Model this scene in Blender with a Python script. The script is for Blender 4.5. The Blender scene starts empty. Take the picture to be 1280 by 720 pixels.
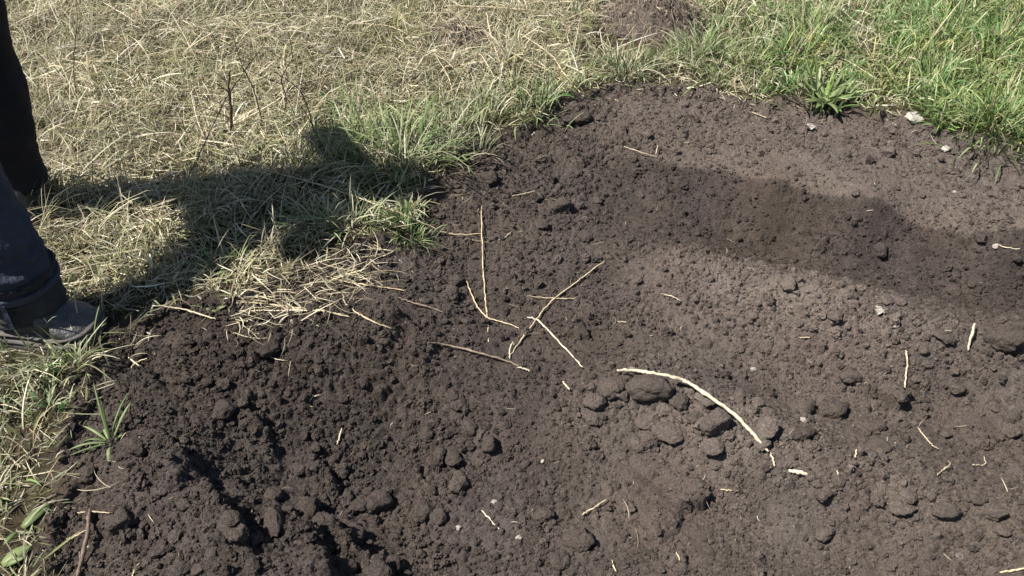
import bpy, bmesh, math, random
import numpy as np
from mathutils import Vector, Matrix

random.seed(7)
RNG = np.random.default_rng(11)
S = bpy.context.scene
COL = S.collection

# ------------------------------------------------------------------ camera
CAM_H, PITCH, FPX = 1.5, math.radians(40.0), 1108.0      # lens in pixels of the 1280-wide photograph
cd = bpy.data.cameras.new('camera'); cam = bpy.data.objects.new('camera', cd); COL.objects.link(cam)
cam.location = (0, 0, CAM_H); cam.rotation_euler = (math.pi / 2 - PITCH, 0, 0)
cd.sensor_width = 36.0; cd.lens = 36.0 * FPX / 1280.0; cd.clip_start = 0.02; cd.clip_end = 500
S.camera = cam

# ------------------------------------------------------------------ light
SUN_EL, SUN_AZ = math.radians(57), math.radians(15)       # shadows fall to the right and a little away
to_sun = Vector((-math.cos(SUN_EL) * math.cos(SUN_AZ), -math.cos(SUN_EL) * math.sin(SUN_AZ), math.sin(SUN_EL)))
w = bpy.data.worlds.new('World'); S.world = w; w.use_nodes = True
nt = w.node_tree; nt.nodes.clear()
sky = nt.nodes.new('ShaderNodeTexSky'); sky.sky_type = 'NISHITA'; sky.sun_disc = False
sky.sun_elevation = SUN_EL; sky.sun_rotation = math.atan2(to_sun.x, to_sun.y)
bg = nt.nodes.new('ShaderNodeBackground'); bg.inputs['Strength'].default_value = 0.058
wo = nt.nodes.new('ShaderNodeOutputWorld')
nt.links.new(sky.outputs[0], bg.inputs['Color']); nt.links.new(bg.outputs[0], wo.inputs['Surface'])
sl = bpy.data.lights.new('sun', 'SUN'); sl.energy = 5.0; sl.angle = math.radians(0.5); sl.color = (1.0, 0.955, 0.89)
so = bpy.data.objects.new('sun', sl); COL.objects.link(so)
so.rotation_euler = to_sun.to_track_quat('Z', 'Y').to_euler()
S.view_settings.view_transform = 'Standard'; S.view_settings.look = 'None'
S.view_settings.exposure = 0.84; S.view_settings.gamma = 1.0; S.view_settings.use_curve_mapping = False

# ------------------------------------------------------------------ helpers
def tag(o, label, cat, group=None):
    o['label'] = label; o['category'] = cat
    if group: o['group'] = group
    return o

def ray(px, py):
    u, v = px - 640.0, py - 360.0
    return (u, FPX * math.cos(PITCH) - v * math.sin(PITCH), -(FPX * math.sin(PITCH) + v * math.cos(PITCH)))

def at_z(px, py, z=0.0):
    d = ray(px, py); t = (CAM_H - z) / -d[2]
    return d[0] * t, d[1] * t

def mesh_np(name, verts, faces, mat, parent=None, smooth=True, colors=None):
    """verts (N,3); faces: (M,k) array of one k or list of such arrays"""
    if not isinstance(faces, list): faces = [faces]
    me = bpy.data.meshes.new(name)
    nv = len(verts)
    me.vertices.add(nv); me.vertices.foreach_set('co', np.asarray(verts, np.float32).ravel())
    lv = np.concatenate([f.ravel() for f in faces]).astype(np.int32)
    tot = np.concatenate([np.full(len(f), f.shape[1]) for f in faces]).astype(np.int32)
    st = np.concatenate([[0], np.cumsum(tot)[:-1]]).astype(np.int32)
    me.loops.add(len(lv)); me.loops.foreach_set('vertex_index', lv)
    me.polygons.add(len(tot)); me.polygons.foreach_set('loop_start', st); me.polygons.foreach_set('loop_total', tot)
    me.polygons.foreach_set('use_smooth', np.full(len(tot), smooth, bool))
    if colors is not None:
        a = me.attributes.new('col', 'FLOAT_COLOR', 'POINT')
        c = np.ones((nv, 4), np.float32); c[:, :3] = colors
        a.data.foreach_set('color', c.ravel())
    me.update(calc_edges=True)
    me.materials.append(mat)
    o = bpy.data.objects.new(name, me); COL.objects.link(o)
    if parent: o.parent = parent
    return o

def _hash(ix, iy, seed):
    h = (ix.astype(np.int64) * 374761393 + iy.astype(np.int64) * 668265263 + seed * 1442695041) & 0xFFFFFFFF
    h = ((h ^ (h >> 13)) * 1274126177) & 0xFFFFFFFF
    h = ((h ^ (h >> 16)) * 2246822519) & 0xFFFFFFFF
    return (h ^ (h >> 15)) & 0xFFFFFFFF

def pnoise(x, y, seed=0):
    x = np.asarray(x, float); y = np.asarray(y, float)
    ix = np.floor(x); iy = np.floor(y); fx = x - ix; fy = y - iy
    ux = fx * fx * fx * (fx * (fx * 6 - 15) + 10); uy = fy * fy * fy * (fy * (fy * 6 - 15) + 10)
    def g(ox, oy):
        a = _hash(ix + ox, iy + oy, seed) / 4294967296.0 * 2 * np.pi
        return np.cos(a) * (fx - ox) + np.sin(a) * (fy - oy)
    a = g(0, 0) * (1 - ux) + g(1, 0) * ux; b = g(0, 1) * (1 - ux) + g(1, 1) * ux
    return (a * (1 - uy) + b * uy) * 1.4

def fbm(x, y, seed=0, octv=4, gain=0.5):
    s = 0; a = 1; f = 1
    for k in range(octv):
        s = s + a * pnoise(x * f, y * f, seed + k * 17); a *= gain; f *= 2.03
    return s

def sstep(a, b, x):
    t = np.clip((x - a) / (b - a), 0, 1); return t * t * (3 - 2 * t)

# ------------------------------------------------------------------ materials
def new_mat(name):
    m = bpy.data.materials.new(name); m.use_nodes = True
    t = m.node_tree; b = t.nodes['Principled BSDF']
    return m, t, b

def N(t, kind, **kw):
    n = t.nodes.new(kind)
    for k, v in kw.items():
        if k in n.inputs: n.inputs[k].default_value = v
        else: setattr(n, k, v)
    return n

def add_bump(t, b, layers, coord='Position'):
    """layers: (scale, distance, detail); chained bump nodes over world position"""
    if coord == 'Position':
        g = N(t, 'ShaderNodeNewGeometry'); src = g.outputs['Position']
    else:
        g = N(t, 'ShaderNodeTexCoord'); src = g.outputs['Object']
    prev = None
    for sc, dist, det in layers:
        n = N(t, 'ShaderNodeTexNoise', Scale=sc, Detail=det, Roughness=0.6)
        t.links.new(src, n.inputs['Vector'])
        bu = N(t, 'ShaderNodeBump', Strength=1.0, Distance=dist)
        t.links.new(n.outputs[0], bu.inputs['Height'])
        if prev: t.links.new(prev.outputs[0], bu.inputs['Normal'])
        prev = bu
    t.links.new(prev.outputs[0], b.inputs['Normal'])
    return src

def speckle(t, b, colsock, src, scale, lo, hi):
    n = N(t, 'ShaderNodeTexNoise', Scale=scale, Detail=5.0, Roughness=0.7)
    t.links.new(src, n.inputs['Vector'])
    mr = N(t, 'ShaderNodeMapRange'); mr.inputs['From Min'].default_value = 0.3; mr.inputs['From Max'].default_value = 0.7
    mr.inputs['To Min'].default_value = lo; mr.inputs['To Max'].default_value = hi
    t.links.new(n.outputs[0], mr.inputs['Value'])
    vm = N(t, 'ShaderNodeVectorMath', operation='SCALE')
    t.links.new(colsock, vm.inputs[0]); t.links.new(mr.outputs[0], vm.inputs['Scale'])
    t.links.new(vm.outputs[0], b.inputs['Base Color'])

def soil_mat(name, source):
    m, t, b = new_mat(name)
    b.inputs['Roughness'].default_value = 0.95; b.inputs['Specular IOR Level'].default_value = 0.12
    src = add_bump(t, b, [(1100, 0.0020, 3), (420, 0.0060, 4), (180, 0.0060, 3)])
    if source == 'point': a = N(t, 'ShaderNodeAttribute', attribute_name='col'); c = a.outputs['Color']
    elif source == 'instancer':
        a = N(t, 'ShaderNodeAttribute', attribute_name='col'); a.attribute_type = 'INSTANCER'; c = a.outputs['Color']
    else: a = N(t, 'ShaderNodeObjectInfo'); c = a.outputs['Color']
    speckle(t, b, c, src, 210, 0.55, 1.45)
    return m

M_SOIL = soil_mat('soil', 'point'); M_CRUMB = soil_mat('soil_crumb', 'instancer'); M_CLOD = soil_mat('soil_clod', 'object')

def blade_mat(name, rough=0.55, trans=0.25, source='point'):
    m, t, b = new_mat(name)
    b.inputs['Roughness'].default_value = rough; b.inputs['Specular IOR Level'].default_value = 0.3
    if source == 'point': a = N(t, 'ShaderNodeAttribute', attribute_name='col')
    else: a = N(t, 'ShaderNodeObjectInfo')
    t.links.new(a.outputs['Color'], b.inputs['Base Color'])
    tr = N(t, 'ShaderNodeBsdfTranslucent'); t.links.new(a.outputs['Color'], tr.inputs['Color'])
    mx = N(t, 'ShaderNodeMixShader'); mx.inputs[0].default_value = trans
    out = t.nodes['Material Output']
    t.links.new(b.outputs[0], mx.inputs[1]); t.links.new(tr.outputs[0], mx.inputs[2]); t.links.new(mx.outputs[0], out.inputs['Surface'])
    return m
M_BLADE = blade_mat('grass_blade'); M_DRY = blade_mat('dry_grass_blade', 0.5, 0.15)

def simple_mat(name, col, rough=0.7, spec=0.3, bump=None, var=(0.8, 1.2), vscale=60, coord='Object'):
    m, t, b = new_mat(name)
    b.inputs['Roughness'].default_value = rough; b.inputs['Specular IOR Level'].default_value = spec
    rgb = N(t, 'ShaderNodeRGB'); rgb.outputs[0].default_value = (*col, 1)
    src = add_bump(t, b, bump or [(200, 0.0005, 3)], coord)
    speckle(t, b, rgb.outputs[0], src, vscale, *var)
    return m

# straw / stick material: colour of the object, streaked
def straw_mat():
    m, t, b = new_mat('straw')
    b.inputs['Roughness'].default_value = 0.55; b.inputs['Specular IOR Level'].default_value = 0.3
    a = N(t, 'ShaderNodeObjectInfo')
    src = add_bump(t, b, [(350, 0.0006, 3)], 'Position')
    speckle(t, b, a.outputs['Color'], src, 75, 0.5, 1.2)
    return m
M_STRAW = straw_mat()

# ------------------------------------------------------------------ ground relief
# (photo x, photo y, height): the lie of the dug furrows
CTRL = [
 (-300,-150,.0),(0,-150,0),(400,-150,0),(800,-150,0),(1280,-150,0),(1600,-100,0),
 (0,0,0),(200,0,0),(400,0,.01),(600,0,.01),(900,0,.01),(1100,0,0),(1280,0,0),(-200,200,0),(0,200,0),(200,200,0),(400,150,.01),
 (-150,430,0),(30,430,0),(100,430,0),(-100,600,-.02),(20,600,-.03),(20,720,-.04),(-150,800,-.04),(150,330,0),(350,280,.01),
 (620,120,.01),(750,80,.01),(900,90,.01),(1100,110,.01),(1280,150,.01),(1500,190,0),(520,200,.01),(300,370,.01),
 (700,150,.005),(800,140,.015),(900,160,.005),(1000,170,0),(1150,200,0),(1280,240,0),(1500,300,0),
 (690,172,.0),(800,183,0),(900,196,0),(980,213,0),(1100,235,0),(1280,273,0),
 (690,185,-.005),(800,196,-.005),(900,209,-.005),(980,226,-.005),(1100,248,-.005),(1280,286,-.005),(1500,335,-.005),
 (690,222,-.04),(800,252,-.09),(900,277,-.13),(980,297,-.145),(1100,324,-.15),(1190,345,-.15),(1280,368,-.15),(1500,425,-.15),
 (640,290,-.035),(700,300,-.05),(760,315,-.065),(870,338,-.06),(960,366,-.055),(1040,394,-.055),(1110,408,-.06),(1180,418,-.06),(1280,438,-.06),(1500,490,-.06),
 (660,360,-.06),(760,362,-.10),(870,393,-.13),(960,426,-.14),(1040,452,-.145),(1180,480,-.15),(1280,505,-.15),(1500,560,-.15),
 (640,400,-.07),(740,425,-.115),(850,452,-.135),(960,500,-.15),(1060,545,-.15),(1180,572,-.15),(1280,602,-.155),
 (560,425,-.045),(620,443,-.06),(680,460,-.075),(740,472,-.075),(800,490,-.075),(880,520,-.07),(960,555,-.07),(1050,588,-.07),(1170,614,-.08),(1280,652,-.085),(1500,720,-.085),
 (620,500,-.10),(700,535,-.125),(800,565,-.14),(880,605,-.15),(960,638,-.155),(1060,668,-.155),(1170,695,-.15),(640,620,-.16),(760,700,-.17),(900,700,-.165),(1280,760,-.14),(1500,850,-.12),
 (1000,800,-.12),(760,820,-.16),(500,820,-.16),(1200,900,-.1),(250,850,-.05),(0,850,-.04),(600,950,-.1),(900,950,-.1),
 (200,430,.02),(300,418,.035),(420,415,.03),(505,396,.01),(150,480,.02),(130,560,.0),(200,540,.02),(300,500,-.025),(420,500,-.07),
 (520,520,-.115),(560,620,-.17),(480,600,-.16),(400,560,-.115),(232,580,.0),(285,645,-.01),(345,690,-.025),(425,735,-.075),
 (300,575,-.06),(340,610,-.10),(400,645,-.14),(470,690,-.165),(120,650,-.03),(170,700,-.03),(560,720,-.185),
 (560,230,-.005),(620,200,.0),(600,280,-.03),(540,330,-.025),(450,370,0),(470,330,.005),(560,360,-.045),
]
P_ = np.array([(*at_z(a, b, z), z) for a, b, z in CTRL])
def _tps_k(r2): return 0.5 * r2 * np.log(np.maximum(r2, 1e-12))
def tps_fit(p, z, reg):
    n = len(p); K = _tps_k(((p[:, None] - p[None]) ** 2).sum(-1)) + np.eye(n) * reg
    Q = np.c_[np.ones(n), p]; A = np.block([[K, Q], [Q.T, np.zeros((3, 3))]])
    return np.linalg.solve(A, np.r_[z, 0, 0, 0])
TPS = tps_fit(P_[:, :2], P_[:, 2], 0.00012)
def tps_eval(x, y):
    out = TPS[-3] + TPS[-2] * x + TPS[-1] * y
    for (cx, cy), wt in zip(P_[:, :2], TPS[:-3]):
        out = out + wt * _tps_k((x - cx) ** 2 + (y - cy) ** 2)
    return out

# soil outline (photo pixels, at ground level)
EDGE = [(60,950),(95,740),(70,690),(62,640),(90,590),(100,540),(112,480),(135,440),(205,405),(290,392),(365,362),(430,335),(485,310),(535,262),(550,215),
        (600,188),(640,182),(690,142),(780,118),(900,130),(1010,140),(1100,152),(1170,178),(1260,192),(1330,205),(1600,260)]
EDGE_XY = [at_z(a, b, 0) for a, b in EDGE] + [(6, 2.6), (6, 0.2), (-0.6, 0.2)]
EP = np.array(EDGE_XY)
def soil_sd(x, y):
    """signed distance to the soil outline, positive inside"""
    d = np.full(np.shape(x), 1e9); ins = np.zeros(np.shape(x), bool); n = len(EP)
    for i in range(n):
        ax, ay = EP[i]; bx, by = EP[(i + 1) % n]
        ex, ey = bx - ax, by - ay
        tt = np.clip(((x - ax) * ex + (y - ay) * ey) / (ex * ex + ey * ey), 0, 1)
        d = np.minimum(d, (x - ax - tt * ex) ** 2 + (y - ay - tt * ey) ** 2)
        c = ((ay > y) != (by > y)) & (x < (bx - ax) * (y - ay) / (by - ay + 1e-12) + ax)
        ins ^= c
    return np.where(ins, 1, -1) * np.sqrt(d)
def soil_sd_n(x, y):
    return soil_sd(x, y) + 0.035 * fbm(x * 7, y * 7, 5, 3) + 0.012 * pnoise(x * 40, y * 40, 9)

def kern(points, x, y, s):
    num = np.zeros(np.shape(x)); den = np.full(np.shape(x), 1e-9)
    for px, py, val in points:
        cx, cy = at_z(px, py, -0.06)
        k = np.exp(-((x - cx) ** 2 + (y - cy) ** 2) / (s * s)) + 1e-7 / (0.05 + (x - cx) ** 2 + (y - cy) ** 2)
        num += k * val; den += k
    return num / den

# soil tone: pale where dry, darker along the face below the far edge
SOIL_TONE = [(800,150,.75),(1000,180,.9),(1200,230,1),(1400,270,1),(700,170,.45),(620,220,.35),(740,205,.32),(850,225,.28),(900,245,.2),(950,262,.18),(1050,275,.24),(1150,298,.25),(1200,310,.25),(1280,325,.4),(800,260,.3),
 (700,300,.4),(880,345,.85),(920,358,.9),(960,370,.85),(1000,385,.85),(1040,400,.85),(1200,430,.55),(700,400,.35),(850,420,.45),(1000,450,.5),(1280,500,.55),(840,500,.75),(880,525,.85),(930,540,.75),(1050,590,.65),
 (600,330,.35),(560,400,.25),(450,350,.4),(500,300,.4),(300,450,.10),(200,480,.12),(400,500,.12),(400,650,.18),(250,600,.22),(170,680,.35),(100,600,.35),
 (550,480,.18),(600,600,.35),(620,520,.25),(750,560,.38),(750,660,.42),(900,600,.5),(1100,650,.58),(1250,700,.6),(900,700,.5)]
# how crumbly the surface is
CRU = [(300,450,1),(200,560,1),(400,520,1),(400,650,1),(500,560,.95),(150,650,1),(560,640,.8),(650,640,.6),(700,560,.35),(800,570,.25),(850,640,.35),(950,650,.35),
 (1050,690,.35),(1200,690,.3),(850,505,1),(800,490,1),(1000,560,.9),(1100,600,.9),(1250,640,.7),(740,420,.25),(900,430,.25),(1000,450,.3),(1150,500,.5),(1250,480,.45),
 (900,350,.8),(960,365,.9),(1040,395,1),(1150,415,.8),(780,340,.55),(700,300,.5),(850,260,.3),(1000,260,.15),(1150,290,.3),(1200,330,.6),(1000,310,.5),(650,240,.9),(620,290,.8),
 (560,330,.7),(500,380,.8),(720,170,1),(800,150,.9),(950,170,.75),(1150,200,.8),(1280,240,.8)]

def axis(lo, hi, step_fn, far):
    a = [lo]
    while a[-1] < hi: a.append(a[-1] + step_fn(a[-1]))
    st = step_fn(hi); up = []; v = a[-1]
    while v < far: st *= 1.28; v += st; up.append(v)
    st = step_fn(lo); dn = []; v = lo
    while v > -far: st *= 1.28; v -= st; dn.append(v)
    return np.array(dn[::-1] + a + up)
GX = axis(-1.28, 1.85, lambda v: 0.0036, 90.0)
GY = axis(0.86, 2.98, lambda v: 0.0030 + 0.0012 * max(0, v - 0.9), 90.0)
XX, YY = np.meshgrid(GX, GY)
core = (XX > -4) & (XX < 4) & (YY > -2) & (YY < 6)
fade = sstep(0, 1, 1 - np.maximum(np.maximum(np.abs(XX) - 2.2, 0) / 0.9, np.maximum(np.maximum(YY - 4.0, 0.55 - YY), 0) / 0.6))
ZZ = np.where(fade > 0, np.clip(tps_eval(XX, YY), -.22, .06), 0) * fade
SD = soil_sd_n(XX, YY)
inside = sstep(-0.01, 0.05, SD)
ZZ = ZZ + (-0.09) * (1 - fade) * sstep(0, .4, SD)
cru = kern(CRU, XX, YY, 0.14); dry = kern(SOIL_TONE, XX, YY, 0.16)
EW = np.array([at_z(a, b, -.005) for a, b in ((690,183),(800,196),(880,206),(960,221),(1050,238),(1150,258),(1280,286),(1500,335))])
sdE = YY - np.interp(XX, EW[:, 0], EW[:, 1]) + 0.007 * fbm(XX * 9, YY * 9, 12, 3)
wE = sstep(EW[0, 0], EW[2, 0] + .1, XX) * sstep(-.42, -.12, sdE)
dry = dry * (1 - wE) + wE * (np.where(sdE > 0, .85, np.minimum(dry, .16)) * sstep(-.03, .02, np.abs(sdE)) + .7 * (1 - sstep(-.03, .02, np.abs(sdE))))  # tone set pale beyond the far edge line, darker band on the face below
CRUM = cru.copy(); PALEP = [(870,335,28,.35),(905,352,35,.5),(945,366,40,.5),(985,382,34,.5),(1030,398,34,.55),(1065,405,25,.35),(835,440,22,.4),(850,420,20,.4),(820,500,30,.3),(865,515,35,.5),(905,530,30,.5),(935,515,18,.6),(940,545,30,.35),(990,555,30,.3),
         (1110,420,30,.35),(1175,425,30,.4),(1100,600,40,.25),(1180,630,40,.25),(720,510,30,.15),(700,255,30,.2),(830,205,30,.3),(700,500,25,.2),(1260,440,30,.25),(760,600,25,.2),(740,640,30,.15),(620,210,25,.15),(1150,320,30,.2),(170,650,30,.2)]
pale = np.zeros(XX.shape)
for px, py, r, v in PALEP:
    cx, cy = at_z(px, py, -.08); rr = r * 2.2e-3
    pale += v * np.exp(-((XX - cx) / rr) ** 2 - ((YY - cy) / (rr * .8)) ** 2)
pale = .8 * pale * np.clip(.75 + .9 * fbm(XX * 22, YY * 22, 24, 3), 0, 1.6)
dry = dry + pale; cru = np.clip(cru + pale, 0, 1.1); CRUM = cru.copy(); SOIL_TONE_M = dry.copy()
# undulation
ZZ += 0.010 * fbm(XX * 4, YY * 4, 1, 3) * (0.4 + 0.6 * inside)
rough = inside * fade
ZZ += rough * (0.0055 * (0.35 + cru) * fbm(XX * 17, YY * 17, 2, 3) + 0.0040 * (0.30 + 0.85 * cru) * fbm(XX * 55, YY * 55, 3, 3, .7))
ZZ += .024 * (1 - sstep(-.012, .012, SD)) * sstep(-.35, -.02, SD) * fade      # cut sod rim
ZZ += (1 - inside) * fade * 0.010 * fbm(XX * 20, YY * 20, 4, 2)

# a few dark hollows between the lumps
def pt(px, py, z=-0.06): return at_z(px, py, z)
HOLES = [(508,414,-.0,.035,.05),(262,612,-.03,.035,.035),(410,690,-.1,.04,.03),(450,712,-.12,.05,.03),(385,655,-.1,.03,.028),(880,268,-.1,.03,.015),(340,440,.02,.025,.03),(720,155,0,.02,.02),
         (175,470,.0,.04,.03),(150,470,.0,.03,.02)]
for px, py, z, s, dep in HOLES:
    cx, cy = pt(px, py, z)
    ZZ -= dep * np.exp(-(((XX - cx) / s) ** 2 + ((YY - cy) / (s * .8)) ** 2))

RIDGES = [([(228,578),(262,612),(292,655)], -.0, .055, .07, .012), ([(388,664),(402,690),(415,722)], -.08, .05, .05, .012), ([(418,655),(450,690),(486,722)], -.11, .055, .05, .012),
          ([(484,398),(500,402),(516,408)], .005, .045, .05, .012), ([(150,455),(175,470),(190,480)], .01, .03, .05, .01),
          ([(838,520),(830,510)], -.09, .015, .03, .006), ([(318,520),(330,535)], -.03, .03, .04, .01), ([(405,590),(420,612)], -.14, .03, .04, .01), ([(1268,522),(1250,540),(1235,545)], -.14, .014, .06, .005)]
for pl, z, h, wl, wr in RIDGES:
    W_ = np.array([at_z(a, b, z) for a, b in pl]); best = np.full(XX.shape, 1e9); sgn = np.zeros(XX.shape)
    for (ax, ay), (bx, by) in zip(W_[:-1], W_[1:]):
        ex, ey = bx - ax, by - ay; tt = np.clip(((XX - ax) * ex + (YY - ay) * ey) / (ex * ex + ey * ey), 0, 1)
        dx, dy = XX - ax - tt * ex, YY - ay - tt * ey; d2 = dx * dx + dy * dy
        cr = np.sign(ex * dy - ey * dx); up = d2 < best; best = np.where(up, d2, best); sgn = np.where(up, cr, sgn)
    n_ = np.sqrt(best) + .006 * pnoise(XX * 30, YY * 30, 91); right = sgn > 0
    if W_[-1][1] > W_[0][1]: right = ~right
    n_ = np.maximum(n_, 0)
    ZZ += h * np.where(right, np.exp(-(n_ / wr) ** 2), np.exp(-(n_ / wl) ** 2)) * (1 + .35 * pnoise(XX * 25, YY * 25, 92))

# lumps pressed into the surface: each raises the relief with its own rounded, knobbly top
def stamp(cx, cy, r, hgt, ang, asp, seed, sink):
    i0, i1 = np.searchsorted(GX, [cx - r * 1.3, cx + r * 1.3]); j0, j1 = np.searchsorted(GY, [cy - r * 1.3, cy + r * 1.3])
    if i1 - i0 < 2 or j1 - j0 < 2: return
    x = GX[i0:i1][None] - cx; y = GY[j0:j1][:, None] - cy
    c, s = math.cos(ang), math.sin(ang)
    a = (x * c + y * s) / (r * asp); b = (-x * s + y * c) / (r / asp)
    th = np.arctan2(b, a); tx, ty = random.uniform(-.4, .4), random.uniform(-.4, .4)
    q = np.sqrt(a * a + b * b) * (1 + 0.16 * np.cos(2 * th + seed) + 0.12 * np.cos(3 * th + 2.1 * seed) + .07 * np.cos(5 * th + 1.3 * seed))
    jc = (j0 + j1) // 2; ic = (i0 + i1) // 2
    top = ZZ[jc, ic] - sink * hgt + hgt * np.where(q < 1, (1 - np.clip(q, 0, 1) ** 4.0) ** .6 + tx * a + ty * b, -9)
    blk = ZZ[j0:j1, i0:i1]; np.maximum(blk, top, out=blk)

def sample_soil(n, dens=lambda c: c, box=(-1.28, 1.85, .86, 2.95), margin=0.0):
    x = RNG.uniform(box[0], box[1], n); y = RNG.uniform(box[2], box[3], n)
    ii = np.clip(np.searchsorted(GX, x), 0, len(GX) - 1); jj = np.clip(np.searchsorted(GY, y), 0, len(GY) - 1)
    k = (SD[jj, ii] > margin) & (RNG.random(n) < dens(CRUM[jj, ii]))
    return x[k], y[k]
for px, py, r, h_, asp in ((842,590,.085,.020,1.15),(832,632,.060,.024,.9),(858,612,.045,.022,1.0),(1240,520,.07,.014,1.3),(1100,470,.06,.012,1.3),(700,420,.06,.012,1.2),(1050,690,.08,.012,1.4)):
    cx, cy = at_z(px, py, -.14); stamp(cx, cy, r, h_, -.5, asp, px * .37, .35)      # broken slabs
# clumps of lumps: a coarse noise decides where they gather
def clump(x, y, seed): return np.clip(0.5 + 0.9 * pnoise(x * 9, y * 9, seed), 0, 1)
for n, rlo, rhi in ((36000, .0050, .0085), (5000, .008, .013), (420, .013, .021), (40, .022, .032)):
    x, y = sample_soil(n, lambda c: 0.05 + 0.9 * np.clip(c, 0, 1) ** 1.4)
    keep = RNG.random(len(x)) < 0.25 + 0.75 * clump(x, y, 31 + int(rlo * 1000)); x = x[keep]; y = y[keep]
    for cx, cy in zip(x, y):
        r = rlo + (rhi - rlo) * random.random() ** 2
        stamp(cx, cy, r, r * random.uniform(.35, .9), random.uniform(0, 6.28), random.uniform(.8, 1.25), random.uniform(0, 6.28), random.uniform(.15, .55))

def H(x, y):
    x = np.asarray(x, float); y = np.asarray(y, float)
    i = np.clip(np.searchsorted(GX, x) - 1, 0, len(GX) - 2); j = np.clip(np.searchsorted(GY, y) - 1, 0, len(GY) - 2)
    fx = np.clip((x - GX[i]) / (GX[i + 1] - GX[i]), 0, 1); fy = np.clip((y - GY[j]) / (GY[j + 1] - GY[j]), 0, 1)
    return (ZZ[j, i] * (1 - fx) + ZZ[j, i + 1] * fx) * (1 - fy) + (ZZ[j + 1, i] * (1 - fx) + ZZ[j + 1, i + 1] * fx) * fy
def look(A, x, y):
    i = np.clip(np.searchsorted(GX, x), 0, len(GX) - 1); j = np.clip(np.searchsorted(GY, y), 0, len(GY) - 1)
    return A[j, i]
def on(px, py, lift=0.0):
    """the point of the relief seen at a photo pixel"""
    z = 0.0
    for _ in range(12):
        x, y = at_z(px, py, z + lift); z = 0.5 * z + 0.5 * float(H(x, y))
    return Vector((x, y, float(H(x, y)) + lift))

WET_C = np.array([.064, .0515, .0445]); DRY_C = np.array([.172, .140, .119])
def soil_col(d, jit=None):
    d = np.clip(d, 0, 1.35)[..., None]
    return WET_C * (1 - d) + DRY_C * d
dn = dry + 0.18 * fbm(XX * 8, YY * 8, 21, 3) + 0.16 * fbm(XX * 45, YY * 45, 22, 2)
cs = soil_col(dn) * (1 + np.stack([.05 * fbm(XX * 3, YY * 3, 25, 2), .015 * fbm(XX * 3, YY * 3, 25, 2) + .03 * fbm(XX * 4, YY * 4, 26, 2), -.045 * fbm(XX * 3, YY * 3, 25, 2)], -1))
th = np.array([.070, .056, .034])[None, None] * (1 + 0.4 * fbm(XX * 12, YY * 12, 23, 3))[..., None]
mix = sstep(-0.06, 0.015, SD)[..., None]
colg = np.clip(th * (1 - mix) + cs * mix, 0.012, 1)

ny, nx = XX.shape
V = np.stack([XX, YY, ZZ], -1).reshape(-1, 3); CG = colg.reshape(-1, 3)
idx = np.arange(nx * ny).reshape(ny, nx)
Q = np.stack([idx[:-1, :-1], idx[:-1, 1:], idx[1:, 1:], idx[1:, :-1]], -1).reshape(-1, 4)
sf = ((SD[:-1, :-1] + SD[1:, 1:]) / 2 > 0).ravel()
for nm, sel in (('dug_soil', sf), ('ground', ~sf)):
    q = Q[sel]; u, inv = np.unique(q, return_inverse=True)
    o = mesh_np(nm, V[u], inv.reshape(-1, 4), M_SOIL, colors=CG[u]); o['kind'] = 'structure'

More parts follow.
